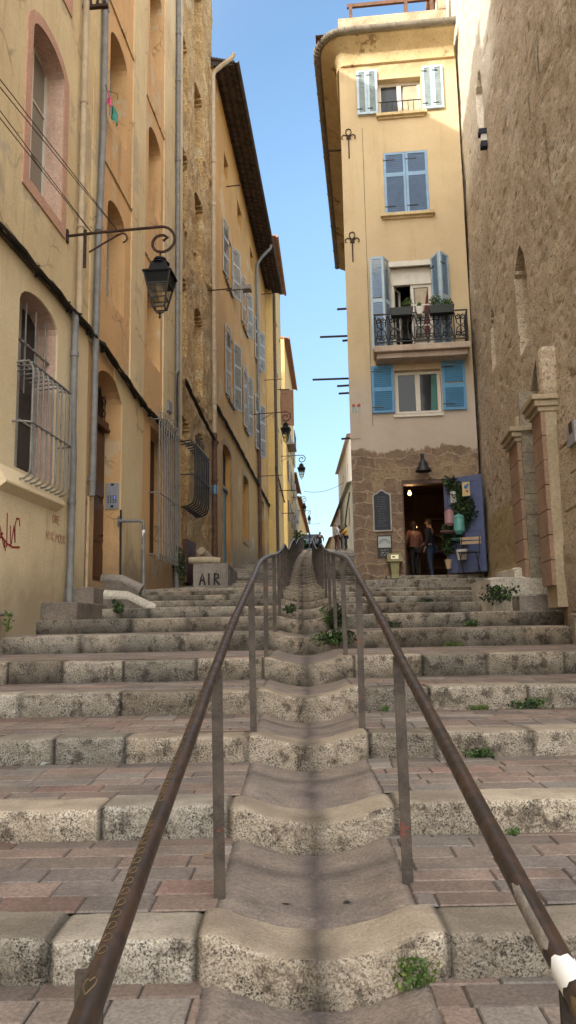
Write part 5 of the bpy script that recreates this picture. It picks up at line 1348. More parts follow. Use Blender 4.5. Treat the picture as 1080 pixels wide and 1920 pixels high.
# small tile mosaic stuck on the wall corner
mos = MB(SF); a, z = sp_(661,775); mos.box(a,a+.22,0,.012,z,z+.26)
ms = thing('mosaic_tile', 'tiny red and teal tile mosaic stuck on the house corner by the blue shutters', 'mosaic', tuple(SF.pt(a,0,z)))
mm = [MB(SF) for _ in range(3)]; rr = random.Random(4)
for i in range(6):
    for j in range(6):
        if rr.random() < .75: mm[0 if j > 3 else 1 if i < 3 else 2].box(a+i*.035,a+i*.035+.03,0.019,.026,z+j*.04,z+j*.04+.034)
for q, mt in zip(mm, ('red_dab','tin_green','paper')): q.build('tile', M[mt], ms)
# shop interior
rm = MB(SF); rm.box(DR[0]-.9,HW_-.15,-5.2,-.33,DR[2]-.02,DR[3]+.5)
ro = rm.build('shop_room', M['room'], sh, recalc=True)
bm = bmesh.new(); bm.from_mesh(ro.data)
base = root_loc(sh)
kill = [f for f in bm.faces if abs(f.normal.dot(SF.ey)) > .9 and (f.calc_center_median()+base-SF.O).dot(SF.ey) > -1]
bmesh.ops.delete(bm, geom=kill, context='FACES'); bm.to_mesh(ro.data); bm.free()
mb = MB(SF); mb.box(DR[0]-.0,DR[0]+.03,-.3,.0,DR[2],DR[3]).box(DR[0]+.03,DR[1],-.3,-.02,DR[3]-.1,DR[3]); mb.build('door_frame', M['door_brown'], sh)
mb = MB(SF)
for k in range(4): mb.box(DR[0]+.9,DR[1]+.6,-4.9,-4.6,DR[2]+.5+.5*k,DR[2]+.54+.5*k)
mb.build('shop_shelf', M['door_brown'], sh); MB(SF).box(DR[0]-.2,DR[0]+.55,-3.4,-2.6,DR[2],DR[2]+1.0).build('shop_counter', M['door_brown'], sh)
# shop lights: lit bulbs
bl = thing('pendant_lamp', 'small glowing bare bulb hanging inside the shop door', 'lamp', tuple(SF.pt(DR[0]+.22,-.9,DR[3]-.4)))
a, z = sp_(768,925,-1.4)
mb = MB(SF); mb.lathe([(0,-.06),(.045,-.04),(.055,0),(.035,.05),(.02,.08)], (a,-1.4,z), 12); mb.build('bulb', M['bulb_lit'], bl)
MB(SF).tube([(a,-1.4,z+.1),(a,-1.4,DR[3]+.4)], .01, 5).build('cord', M['cable'], bl)
b2l = thing('pendant_lamp', 'second glowing bulb lower inside the shop above the counter', 'lamp', tuple(SF.pt(DR[0]+.22,-2.,DR[2]+1.5)))
a2, z2_ = sp_(779,989,-2.8)
mb = MB(SF); mb.lathe([(0,-.05),(.05,0),(.03,.06)], (a2,-2.8,z2_), 10); mb.build('bulb', M['bulb_lit'], b2l); MB(SF).tube([(a2,-2.8,z2_+.05),(a2,-2.8,DR[3]+.4)], .008, 5).build('cord', M['cable'], b2l)
for (A,o_,Z,e) in ((a,-1.4,z-.2,14.),(a2,-2.8,z2_-.15,8.)):
    pl = bpy.data.lights.new('bulb_light', 'POINT'); pl.energy = e; pl.color = (1,.55,.24); pl.shadow_soft_size = .08
    po = bpy.data.objects.new('bulb_light', pl); col.objects.link(po); po.location = SF.pt(A,o_,Z)
# open door leaf
DA = R(30)
DFh = SF.sub(DR[1]+.0, .02, DR[2]+.03, DA)
dw, dh = .98, DR[3]-DR[2]-.05
mb = MB(DFh); mb.box(0,dw,0,.04,0,dh)
for z0,z1 in ((0,.12),(dh-.14,dh),(dh*.42,dh*.42+.1)): mb.box(0,dw,.04,.055,z0,z1)
mb.box(0,.08,.04,.054,0,dh).box(dw-.08,dw,.04,.054,0,dh)
dl = mb.build('door', M['door_blue'], sh)
# bell lamp over the door
wl = thing('wall_lamp', 'dark bell shaped metal lamp on the stone above the shop door', 'lamp', tuple(SF.pt(sp_(794,865)[0],0,sp_(794,880)[1])))
a, z = sp_(794,884,.25)
mb = MB(SF); mb.lathe([(.205,0),(.20,.03),(.13,.12),(.10,.22),(.06,.27),(.04,.33),(.02,.36)], (a,.25,z), 20, cap=False); mb.lathe([(.19,.005),(.12,.11),(.0,.2)], (a,.25,z), 16, cap=False); mb.build('lamp_shade', M['iron'], wl, smooth=True)
mb = MB(SF); mb.tube([(a,0,z+.42),(a,.18,z+.44),(a,.25,z+.40),(a,.25,z+.33)], .018, 8); mb.box(a-.05,a+.05,0,.02,z+.34,z+.5); mb.build('bracket', M['iron'], wl)
# menu chalkboard
cb = thing('menu_board', 'tall dark chalkboard with an ogee top and pale frame, left of the shop door', 'menu board', tuple(SF.pt(sp_(715,998)[0],0,sp_(715,998)[1])))
L_, R_, Tz, Bz, Sz = sp_(699,960)[0], sp_(734,960)[0], sp_(714,918)[1], sp_(716,997)[1], sp_(714,931)[1]
m_ = (L_+R_)/2; hw_ = (R_-L_)/2
def ogee(hw, top, bot, spr): 
    half = [(1,0),(.93,.28),(.75,.42),(.52,.52),(.3,.8),(.12,.97),(0,1)]
    return [(m_-hw,bot),(m_+hw,bot)]+[(m_+hw*x,spr+(top-spr)*t) for x,t in half]+[(m_-hw*x,spr+(top-spr)*t) for x,t in half[::-1][1:]]
mb = MB(SF); mb.prism(ogee(hw_-.03,Tz-.04,Bz+.03,Sz-.01), .02, .045); mb.build('slate', M['slate'], cb)
mb = MB(SF); mb.panel(ogee(hw_,Tz,Bz,Sz), [ogee(hw_-.035,Tz-.045,Bz+.035,Sz-.012)], .06, .05, .058); mb.build('frame', M['board_frame'], cb)
rr = random.Random(12)
def scrawl(mb, a0, a1, z, h, o, wd):
    a = a0
    while a < a1:
        ln = rr.uniform(.03,.10); P = []; x = a
        while x < min(a+ln,a1): P.append((x, z+h*(rr.random()-.5))); x += h*.45
        if len(P) > 1: mb.ribbon(P, wd, o)
        a += ln+h*.7
mb = MB(SF)
for k in range(13): z = Sz-.02-(Sz-Bz-.14)*k/12.5; scrawl(mb, L_+.08+rr.uniform(0,.06), R_-.08-rr.uniform(0,.1), z, .03, .048, .008)
mb.build('chalk_writing', M['chalk'], cb)
fp = thing('framed_notice', 'black framed pale notice above a small chalk sign, under the tall chalkboard', 'notice', tuple(SF.pt(sp_(721,1045)[0],0,sp_(721,1045)[1])))
l_, r_, t_, m2, bt = sp_(707,1020)[0], sp_(735,1020)[0], sp_(720,1004)[1], sp_(720,1027)[1], sp_(721,1045)[1]
MB(SF).box(l_,r_,0,.03,bt,t_).build('frame', M['black_frame'], fp)
MB(SF).box(l_+.03,r_-.03,.03,.036,m2,t_-.03).build('paper', M['paper'], fp)
mb = MB(SF); cc_ = ((l_+r_)/2,(m2+t_)/2-.08); mb.ribbon(arc(cc_,.13,R(10),R(170)), .018, .039); mb.ribbon(arc(cc_,.09,R(20),R(160)), .01, .039); mb.build('drawing', M['grey_paint'], fp)
mb = MB(SF)
for k in range(3): scrawl(mb, l_+.09, r_-.08, m2-.07-.055*k, .04, .033, .01)
mb.build('chalk_writing', M['chalk_bright'], fp)
# olive enamel box on a tapered foot
eb = thing('pedestal_box', 'olive green pedestal box with a lit label, standing left of the shop door', 'pedestal', tuple(SF.pt(sp_(741,1080)[0],.3,sp_(741,1080)[1])))
a = sp_(740,1050,.35)[0]; z0, z1, z2_, z3 = sp_(740,1081,.35)[1], sp_(740,1054,.35)[1], sp_(740,1052,.35)[1], sp_(740,1038,.35)[1]
mb = MB(SF); mb.lathe([(.14,z0-.05),(.12,z0+.06),(.165,z1)], (a,.3,0), 4, R(45)); mb.build('foot', M['box_green'], eb, bevel=.01)
mb = MB(SF); mb.box(a-.2,a+.2,.1,.5,z1,z1+.035); mb.prism([(a-.18,z1+.035),(a+.18,z1+.035),(a+.18,z3-.05),(a+.13,z3),(a-.13,z3),(a-.18,z3-.05)], .13, .46); mb.build('box', M['box_green'], eb, bevel=.01)
MB(SF).box(a-.09,a+.09,.46,.468,z1+.07,z3-.04).build('label_plate', M['screen'], eb)
MB(SF).box(a-.06,a+.01,.468,.472,z1+.10,z3-.07).build('label_print', M['grey_paint'], eb)

# ------------------------------------------------------------------ plants
def leaf_cloud(mb, n, cen, rad, size, rn, flat_=.0, fn=None):
    for _ in range(n):
        while True:
            p = Vector((rn.uniform(-1,1),rn.uniform(-1,1),rn.uniform(-1,1)))
            if p.length < 1: break
        P = Vector(cen)+Vector((p.x*rad[0],p.y*rad[1],p.z*rad[2]))
        if fn and not fn(P): continue
        d = Vector((rn.gauss(0,1),rn.gauss(0,1),rn.gauss(0,.7)+.35)).normalized(); u = d.orthogonal().normalized(); u = Matrix.Rotation(rn.uniform(0,6.28),3,d)@u; v = d.cross(u)
        s = size*rn.uniform(.35,1.45); 
        mb.add([P-u*s*.5, P+v*s*.28+d*s*.06, P+u*s*.55, P-v*s*.28+d*s*.06], [(0,1,2),(0,2,3)], True)
def weed(p, r, h, label, n=120, size=.05, mats=('leaf','leaf_dark'), seed=1, group=None, name='weed', cat='weed'):
    rn = random.Random(seed); t = thing(name, label, cat, tuple(p), group)
    for k, m in enumerate(mats):
        mb = MB()
        for q in range(5):
            ox, oy = rn.uniform(-.6,.6)*r[0], rn.uniform(-.6,.6)*r[1]
            leaf_cloud(mb, n//5//len(mats)+1, (p[0]+ox,p[1]+oy,p[2]+h*.45*rn.uniform(.6,1.2)), (r[0]*.5,r[1]*.5,h*.5), size, rn)
        mb.build('leaves', M[m], t, recalc=False)
    mb = MB()
    for q in range(9):
        a = rn.uniform(0,6.28); mb.tube([(p[0],p[1],p[2]-.02),(p[0]+r[0]*.35*math.cos(a),p[1]+r[1]*.35*math.sin(a),p[2]+h*.4),(p[0]+r[0]*.8*math.cos(a),p[1]+r[1]*.8*math.sin(a),p[2]+h*rn.uniform(.5,.95))], [.004,.003,.0015], 4)
    mb.build('stem', M['leaf'], t)
    return t
def step_front(px, py):
    """foot of a riser nearest to a photo point"""
    best = None
    for i in range(1,len(STEPS)):
        d = STEPS[i][0]-.03; p = atY(px,py,d); z = tread_z(i-1,d)
        e = abs(p.z-z)
        if best is None or e < best[0]: best = (e, Vector((p.x,d,z-dip(p.x,d))))
    return best[1]
WG = 'weeds growing in the steps'
ws = [((780,1860),(.10,.05),.12,'pale green clover tuft at the foot of the lowest visible step, right of the gutter',260,.026,('leaf_yellow','leaf')),
 ((893,1418),(.14,.05),.07,'dark weed clump under the third step, right of the handrail',150,.03,('leaf_dark','leaf')),
 ((988,1318),(.24,.07),.11,'wide low weed patch below the fourth step at the far right',260,.035,('leaf','leaf_dark')),
 ((897,1322),(.11,.04),.05,'thin bright weed strip just left of the wide low weed patch',90,.028,('leaf_yellow','leaf')),
 ((720,1326),(.06,.03),.05,'tiny weed sprig behind the right handrail post under the fourth step',50,.024,('leaf',)),
 ((960,1570),(.05,.03),.035,'tiny weed sprout at the foot of the second step on the right',40,.02,('leaf',)),
 ((845,1195),(.20,.05),.07,'thin green weed line along the landing step, left of a darker tuft',120,.035,('leaf_yellow','leaf')),
 ((887,1190),(.15,.06),.10,'dark tuft on the landing step, right of a thin green weed line',120,.04,('leaf_dark','leaf')),
 ((738,1166),(.14,.06),.12,'small dark weed under the steps below the shop door',90,.045,('leaf_dark',)),
 ((800,1134),(.13,.06),.10,'small weed in the middle of the steps leading up to the shop',80,.045,('leaf_dark',)),
 ((690,1120),(.10,.06),.18,'dark weed beside the right handrail below the house corner',80,.05,('leaf_dark',))]
for k,(p,r,h,lab,n,s,m) in enumerate(ws): weed(step_front(*p), r, h, lab, n, s, m, seed=20+k, group=WG)
for k,(px,py,Y,r,h,n,lab) in enumerate(((625,1160,11.9,(.22,.14),.34,420,'dark bushy weed filling the gutter edge at the right handrail, upper clump'),(628,1197,10.62,(.34,.10),.20,360,'low bushy weed spilling into the gutter below the upper clump'),
      (938,1118,12.25,(.32,.22),.30,420,'dark bush at the foot of the white portal steps'),(1040,1088,13.0,(.34,.2),.30,420,'dark bush on the white portal step beside the pilaster'),
      (1026,1060,13.0,(.14,.12),.16,160,'little bush on the upper portal step'),(1078,1118,11.5,(.2,.15),.3,200,'green weed at the church wall foot by the right edge'),(543,1143,12.,(.1,.08),.12,60,'small weed at the left gutter edge beside a post'),
      (222,1140,13.2,(.10,.08),.22,90,'weed growing against the stoop wing wall'))):
    p = atY(px,py,Y); weed((p.x,p.y,p.z-h*.3), r, h, lab, n, .06 if Y > 10 else .04, ('leaf_dark','leaf_dark','leaf'), seed=60+k, group=WG)
p = LF.pt(lp(12,1200,.3)[0],.3,gz(11.1)); weed(tuple(p), (.08,.1), .3, 'grassy weed beside the drain slab at the foot of the yellow wall', 40, .05, ('leaf','leaf_yellow'), seed=77, group=WG)
mb = MB(LF); a = lp(10,1190,.2)[0]; mb.box(a-.3,a+.12,.0,.26,gz(11)+.22,gz(11)+.27).box(a-.2,a-.1,.02,.12,gz(11)-.1,gz(11)+.22); o = mb.build('drain_slab', M['concrete'], base=LF.pt(a,.2,gz(11)), bevel=.02); tag(o,'small grey cement slab at the foot of the yellow graffiti wall','slab')
pv_ = LF.pt(pe,.2,lp(335,1055,.2)[1]); weed(tuple(pv_-Vector((0,0,.4))), (.22,.3), .95, 'dark ivy clump hugging the foot of the grey downpipe', 420, .08, ('leaf_dark','leaf_dark','leaf'), seed=81, name='ivy', cat='ivy')
# balcony planters
def planter(a0, a1, label, clumps, seed, small=False):
    t = thing('flower_box', label, 'flower box', tuple(SF.pt((a0+a1)/2,.66,wz+.75)), 'planters on the balcony rail')
    mb = MB(SF); z0, z1 = wz+.70, wz+.90
    mb.prism([(a0+.03,z0),(a1-.03,z0),(a1,z1),(a0,z1)], .585, .80); mb.build('box', M['pot_white' if small else 'planter'], t)
    rn = random.Random(seed); mb = MB()
    for (ca, ra, hh) in clumps: leaf_cloud(mb, int(240*ra/.2), tuple(SF.pt(ca,.69,z1+hh*.4)), (ra,.12,hh*.6), .055, rn)
    if clumps: mb.build('plant', M['leaf'], t, recalc=False); 
    mb = MB()
    for (ca, ra, hh) in clumps: leaf_cloud(mb, int(90*ra/.2), tuple(SF.pt(ca,.68,z1+hh*.55)), (ra*.9,.12,hh*.6), .05, rn)
    if clumps: mb.build('plant', M['leaf_yellow'], t, recalc=False)
    return t
fa = lambda px: sp_(px,585,.7)[0]
planter(fa(731), fa(775), 'left dark flower box on the balcony, green at its right end', [(fa(765),.14,.26)], 5)
planter(fa(804), fa(852), 'right dark flower box on the balcony, with a full green plant', [(fa(818),.17,.32),(fa(838),.16,.18)], 6)
t = planter(fa(779), fa(793), 'small pale pot between the two dark flower boxes', [(fa(786),.05,.12)], 7, True)

# ------------------------------------------------------------------ things on the open door
def dpt(px, py, o=.06): # point on the door leaf
    r = ray(px,py); P = DFh.pt(0,o,0); tt = P.dot(DFh.ey)/r.dot(DFh.ey); q = r*tt-DFh.O; return q.dot(DFh.ex), q.z
iv = thing('ivy', 'dark trailing ivy draped over the open blue door', 'ivy', tuple(DFh.pt(.5,.1,0)))
rn = random.Random(31); m1, m2_ = MB(), MB()
for k in range(120):
    t = k/119; px_ = 840+30*math.sin(t*5.)*(.5+.3*t)+rn.uniform(-4,34)*(.3+.7*min(1,t*2)); py_ = 903+t*130
    a, z = dpt(px_, py_, .1); a = min(max(a,.05),dw-.12)
    P = DFh.pt(a,.12,z); leaf_cloud(m1 if k % 4 else m2_, 38, tuple(P), (.14,.09,.16), .075, rn)
m1.build('leaves', M['leaf_dark'], iv, recalc=False); m2_.build('leaves', M['leaf'], iv, recalc=False)
mb = MB(DFh); mb.tube([(dpt(850,905)[0],.08,dh-.1),(dpt(852,940)[0],.09,dh*.75),(dpt(872,985)[0],.1,dh*.45),(dpt(868,1040)[0],.1,.2)], .012, 6); mb.build('stem', M['door_brown'], iv)
def hung(name, label, cat, px, py): 
    a, z = dpt(px, py, .2); return thing(name, label, cat, tuple(DFh.pt(a,.2,z))), a, z
for (px,py,mt,lab,w_,h_) in ((844,971,'tin_pink','pink enamel canister hanging on the ivy covered door',.12,.33),(862,983,'tin_green','turquoise enamel canister with a lid, right of the pink one on the door',.13,.40)):
    t, a, z = hung('canister', lab, 'canister', px, py)
    mb = MB(DFh); mb.lathe([(.0,-h_*.62),(w_*.6,-h_*.6),(w_*.75,-h_*.5),(w_,-h_*.42),(w_,h_*.3),(w_*.9,h_*.42)], (a,.24,z), 20); mb.build('body', M[mt], t, smooth=True)
    mb = MB(DFh); mb.lathe([(w_*1.05,h_*.40),(w_*.95,h_*.48),(w_*.5,h_*.56),(.02,h_*.6),(.025,h_*.66),(.0,h_*.68)], (a,.24,z), 20); mb.build('lid', M[mt], t, smooth=True)
    mb = MB(DFh); mb.tube([(a-w_,.24,z+h_*.2),(a-w_*.6,.24,z+h_*.75),(a,.24,z+h_*.9),(a+w_*.6,.24,z+h_*.75),(a+w_,.24,z+h_*.2)], .006, 5); mb.tube([(a,.24,z+h_*.9),(a,.05,z+h_*1.0)], .008, 5); mb.build('handle', M['iron'], t)
for (px,py,mt,lab) in ((843,999,'tin_pink','round pink dish hanging below the pink canister'),(863,1013,'tin_green','round turquoise dish hanging below the turquoise canister')):
    t, a, z = hung('dish', lab, 'dish', px, py); mb = MB(DFh); mb.lathe([(.0,-.02),(.09,-.02),(.20,.015),(.205,.03),(.09,-.005),(.0,-.005)], (a,.26,z), 24); mb.build('plate', M[mt], t, smooth=True)
    mb = MB(DFh)
    for q in range(3): mb.tube([(a+.18*math.cos(q*2.1),.26+.18*math.sin(q*2.1),z+.02),(a,.26,z+.35)], .004, 4)
    mb.build('chain', M['iron'], t)
for (px,py,mt,lab,w_,h_,dots) in ((874,917,'picture_yellow','yellow painted card with blue dabs high on the blue door',.2,.34,(('blue_dab',.0,.05,.05),('blue_dab',.05,.1,.03),('red_dab',.03,-.06,.03))),(850,932,'picture_white','small white painted card amid the ivy on the blue door',.15,.28,(('black_frame',-.02,.05,.022),('black_frame',.03,-.03,.022)))):
    t, a, z = hung('painted_card', lab, 'picture', px, py); mb = MB(DFh); mb.prism([(a-w_/2,z-h_/2),(a+w_/2,z-h_/2),(a+w_/2*.9,z+h_/2),(a-w_/2*.9,z+h_/2)], .20, .215); mb.build('card', M[mt], t)
    for (m_n,da_,dz_,rr_) in dots: mb = MB(DFh); mb.prism([(a+da_+rr_*math.cos(q*.785),z+dz_+rr_*math.sin(q*.785)) for q in range(8)], .216, .220); mb.build('painted_dab', M[m_n], t)
# folding chair
fc = thing('folding_chair', 'black folding garden chair with pale slats in front of the blue door', 'chair', tuple(SF.pt(HW_-.62,.85,SHOP_Z0)))
CF = SF.sub(sp_(881,1075,.9)[0], .95, SHOP_Z0+.05-.02, R(20)); w_ = .19
lg = MB(CF)
for s in (-1,1):
    MB(CF).tube([(s*w_,-.22,.0),(s*w_,.16,.45),(s*w_,.0+.2,.46)], .011, 6).build('leg', M['iron'], fc)
    MB(CF).tube([(s*(w_+.02),.24,.0),(s*(w_+.02),-.14,.46),(s*(w_+.02),-.22,.86)], .011, 6).build('leg', M['iron'], fc)
mb = MB(CF)
for k in range(5): mb.box(-w_-.03,w_+.03,-.16+.075*k,-.11+.075*k,.455,.47)
mb.build('seat', M['iron'], fc)
mb = MB(CF)
for k in range(2): mb.box(-w_-.05,w_+.05,-.225-.01*k,-.21-.01*k,.68+.10*k,.75+.10*k)
mb.build('backrest', M['wood_pale'], fc)
bk = thing('bucket', 'white bucket planter hanging above the folding chair', 'bucket', tuple(SF.pt(sp_(866,1040,.5)[0],.5,sp_(866,1040,.5)[1])))
a, z = sp_(866,1040,.62); MB(SF).lathe([(.10,-.12),(.135,.12),(.12,.115),(.1,-.05)], (a,.62,z), 20).build('body', M['pot_white'], bk, smooth=True)
pt_ = thing('flower_pot', 'small pale pot on the shop threshold at the hinge of the blue door', 'pot', tuple(SF.pt(sp_(841,1062,.3)[0],.3,sp_(841,1075,.3)[1])))
a, z = sp_(841,1057,.3); MB(SF).lathe([(.06,-.12),(.085,.07),(.095,.07),(.095,.1),(.08,.1)], (a,.3,z), 16).build('body', M['wood_pale'], pt_, smooth=True)

# threshold steps in front of the shop
for k,(d0_,d1_,z_,x0_,lab) in enumerate(((18.55,19.4,1.24,2.35,'upper stone threshold step at the shop door'),(17.75,18.7,1.10,1.75,'lower stone threshold step at the shop door'))):
    mb = MB(); mb.has = True; mb.tc = (.8,.8,.8)
    F = Fr((0,0,0),(1,HK,0),(.1,1,0)); n = 30; 
    P0 = SF.pt(0,0,0)
    mb.box(x0_,4.7,d0_,d1_,.4,z_)
    s_ = struct(mb.build('threshold_step', M['step'], base=Vector((3,d0_,z_)), bevel=.025), lab)
mb = MB(Fr((0,17.745,0),(1,0,0),(0,-1,0))); q = atY(700,1092,17.74); write(mb, 'SEICM', q.x, q.z-.07, .13, .018, .004, 1.4); go = mb.build('graffiti_tag', M['chalk_paint'], base=Vector((q.x,17.74,q.z))); tag(go,'faded white tag sprayed on the riser below the shop door','graffiti')

# ------------------------------------------------------------------ church wall with portal
RK = .105
RF = Facade((4.82,18.75,0), (RK,1,0), (-1,RK,0))
rp = lambda px, py, o=0.: RF.at(px, py, o)
cw = thing('church_building', 'tall rough brown church wall on the right with a pale pointed portal', 'church', (4.0, 10., 0))
PO = .30
pn1, pn0 = rp(1004,900,PO)[0], rp(1022,900,PO)[0]           # near pilaster: far edge, near edge
pf1, pf0 = rp(959,930,PO)[0], rp(976,930,PO)[0]
ds0, ds1 = pn1, pf0
dsp, dcr = rp(978,792,-.2)[1], rp(985,726,-.1)[1]
zb_ = gz(13)+.55
slits = [((968,560),(988,560),(978,453),(985,648)),((921,630),(929,630),(923,577),(927,690)),((895,190),(905,190),(897,140),(903,262))]
SL = [(rp(*l)[0],rp(*r)[0],rp(*b)[1],rp(*t)[1]) for l,r,t,b in slits]
SL = [(min(a,b),max(a,b),c,d) for a,b,c,d in SL]
bay = rp(1022,430)[0]
def chf(s, z):
    d = 0.
    am, h = (ds0+ds1)/2, (ds1-ds0)/2; t = (s-am)/h
    if abs(t) <= 1.0 and z < dsp+(dcr-dsp)*(1-abs(t)**1.5): d = -.75
    for k,(a0,a1,z0,z1) in enumerate(SL):
        m_, hh = (a0+a1)/2, (a1-a0)/2; tt = (s-m_)/hh
        if abs(tt) < 1 and z0 < z < z1-.5*abs(tt)**2*min(1.2,(z1-z0)*.4): d = -.42*min(1.,(z-z0)/.5+.15)
    v = .07*nz(s*.35,z*.3,1)+.022*nz(s*1.1,z*.9,2)+.008*nz(s*2.2,z*3.8,3)+.012*nz(s*5.5,z*10,4)
    v -= .035*max(0., nz(s*3.5,z*6.5,7)-.2)*2
    if s < bay+.12*nz(z*.8,2.): v += .05+.02*nz(s*2,z*2,12)
    if z < 1.2: v += .03
    return v+d
mb = MB(RF); heightfield(mb, RF, RF.sy(4.6), RF.sy(19.3), -.9, 21., .062, chf); body(mb, RF.sy(4.6), RF.sy(34.), -.9, 20.5, 9., -.9)
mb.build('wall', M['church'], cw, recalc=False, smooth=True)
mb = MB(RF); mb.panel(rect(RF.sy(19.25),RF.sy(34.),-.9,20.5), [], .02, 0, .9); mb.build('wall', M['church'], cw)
MB(RF).box(RF.sy(4.5),RF.sy(34.2),-9.2,.25,21.,21.2).build('roof', M['tile_red'], cw)
# door recess
MB(RF).box(ds0-.1,ds1+.1,-.56,-.48,.4,dcr).build('door', M['door_brown'], cw)
MB(RF).box(ds0+.02,ds1-.02,-.48,-.42,dsp-1.,dsp-.85).build('transom', M['door_brown'], cw)
# blocks of the two pilasters
capF, capN = rp(960,846,PO)[1], rp(1010,768,PO)[1]
capz = (capF+capN)/2
zlow = gz(12.5)+.25
def pilaster(a0, a1, o1, nm, zl):
    n = 7; hh = (capz-zl)/n
    mb = MB(RF); 
    for k in range(n): mb.box(a0,a1,o1-.06,o1,zl+hh*k+.006,zl+hh*(k+1)-.006)
    o = mb.build('pilaster_face', M['portal_pink'], cw)
    mb = MB(RF); mb.box(a0+.004,a1-.004,-.3,o1-.06,zl-.3,capz); mb.build('pilaster', M['portal_cream'], cw)
    mb = MB(RF); mb.box(a0-.02,a1+.02,-.02,o1+.04,capz,capz+.07).box(a0-.06,a1+.06,-.02,o1+.09,capz+.07,capz+.16).box(a0-.10,a1+.10,-.02,o1+.13,capz+.16,capz+.24); mb.build('capital', M['portal_cream'], cw, bevel=.012)
pilaster(pn0, pn1, PO, 'near', zlow); pilaster(pf0, pf1, PO, 'far', zlow+.2)
mb = MB(RF)
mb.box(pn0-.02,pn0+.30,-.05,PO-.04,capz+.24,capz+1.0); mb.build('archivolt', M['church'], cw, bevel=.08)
mb = MB(RF); mb.box(pf1-.25,pf1+.02,-.05,PO-.1,capz+.24,capz+.6); mb.build('archivolt', M['portal_cream'], cw, bevel=.06)
# near return of the near pilaster continues as pale stone buttress strip; jamb blocks of the far side
mb = MB(RF); n = 9; z0 = zlow+.2
for k in range(n): hh = (dsp-z0)/n; mb.box(ds1-.06,ds1+.02,-.48,PO-.065,z0+hh*k+.004,z0+hh*(k+1)-.004)
mb.build('door_jamb', M['jamb'], cw)
mb = MB(RF); A = [(ds0+.0,dsp)]+[((ds0+ds1)/2+(ds1-ds0)/2*t, dsp+(dcr-dsp)*(1-abs(t)**1.5)) for t in [k/8-1 for k in range(17)]]+[(ds1,dsp)]
n = len(A); mb.add([(a,.02,c) for a,c in A]+[(a,-.5,c-.02) for a,c in A], [(i,i+1,n+i+1,n+i) for i in range(n-1)]); mb.build('door_arch', M['jamb'], cw)
# ashlar courses low on the near bay
mb = MB(RF); rr = random.Random(2)
for r_ in range(8):
    z0 = gz(10)-.66+.46*r_; a = RF.sy(4.62)
    while a < pn0-.1:
        wd = rr.uniform(.3,1.0) if a < RF.sy(4.7) else rr.uniform(.55,1.0); a1 = min(a+wd, pn0-.08)
        if a1-a > .15: mb.box(a+.008,a1-.008,-.05,.10+rr.uniform(-.012,.012),z0+.008,z0+.452)
        a += wd
mb.build('ashlar', M['church'], cw, bevel=.02)
a, z = rp(1062,812,.2); zt = rp(1064,792,.2)[1]; zbp = rp(1062,836,.2)[1]
pl = thing('wall_plaque', 'small grey plaque fixed on the church wall right of the portal', 'plaque', tuple(RF.pt(a,.2,zbp)))
MB(RF).box(a-.2,a+.2,.04,.15,zbp,zt).build('plate', M['panel_steel'], pl); MB(RF).box(a-.10,a+.06,.15,.154,zbp+.15,zbp+.30).build('emblem', M['metal_red'], pl)
# little spotlight under the upper slit
a, z = rp(902,258,.15)
sp = thing('spotlight', 'small dark floodlight under the upper slit window of the church wall', 'spotlight', tuple(RF.pt(a,0,z)))
mb = MB(RF); mb.box(a-.09,a+.09,.03,.20,z+.05,z+.16); mb.box(a-.08,a+.08,.03,.17,z-.25,z-.12); mb.build('housing', M['cloth_navy'], sp); mb = MB(RF); mb.box(a-.06,a+.06,.03,.16,z-.12,z+.05); mb.build('bracket', M['pot_white'], sp)
# white worn steps of the portal
ps = thing('portal_steps', 'worn white stone blocks stepping up to the church portal, tagged with white spray', 'steps', (3.8,12.5,gz(12.5)))
def rough_block(mb, x0,x1,y0,y1,z0,z1, seed):
    n = 14; m = 5; l = 6; 
    def P(u,v,w): 
        x = x0+(x1-x0)*u; y_ = y0+(y1-y0)*v; z_ = z0+(z1-z0)*w
        k = .035; e = (abs(u-.5)*2)**6+(abs(v-.5)*2)**6; z_ -= .03*e*w
        return (x+k*nz(x*3,y_*3,z_*3+seed), y_+k*nz(x*3,y_*3+9,z_*3+seed), z_+.02*nz(x*4,y_*4,seed))
    g = {}
    pts = []; f = []
    def face(fn, a, b):
        s0 = len(pts)
        for i in range(a+1):
            for j in range(b+1): pts.append(P(*fn(i/a,j/b)))
        for i in range(a):
            for j in range(b): f.append((s0+i*(b+1)+j,s0+(i+1)*(b+1)+j,s0+(i+1)*(b+1)+j+1,s0+i*(b+1)+j+1))
    face(lambda u,v:(u,v,1),n,l); face(lambda u,w:(u,0,w),n,m); face(lambda v,w:(0,v,w),l,m); face(lambda v,w:(1,v,w),l,m); face(lambda u,w:(u,1,w),n,m)
    mb.add(pts, f, True)
pA = atY(921,1105,12.55); pT = atY(960,1080,12.55)
mb = MB(); rough_block(mb, pA.x, 4.6, 12.55, 13.9, gz(12)-.1, pT.z, 1.); mb.build('lower_block', M['white_stone'], ps, smooth=True)
pT2 = atY(990,1061,12.95); mb = MB(); rough_block(mb, atY(966,1070,12.95).x, 4.6, 12.95, 14.2, gz(12), pT2.z, 5.); mb.build('upper_block', M['white_stone'], ps, smooth=True)
pT3 = atY(1000,1040,13.3); mb = MB(); rough_block(mb, atY(1000,1050,13.3).x, 4.6, 13.3, 13.9, gz(12), pT3.z, 8.); mb.build('sill_stone', M['white_stone'], ps, smooth=True)
pB = atY(975,1122,12.15); pC = atY(980,1096,12.15); mb = MB(); rough_block(mb, pB.x, 4.6, 12.15, 12.75, gz(11.5)-.2, pC.z-.14, 11.); mb.build('footing_block', M['concrete'], ps, smooth=True)
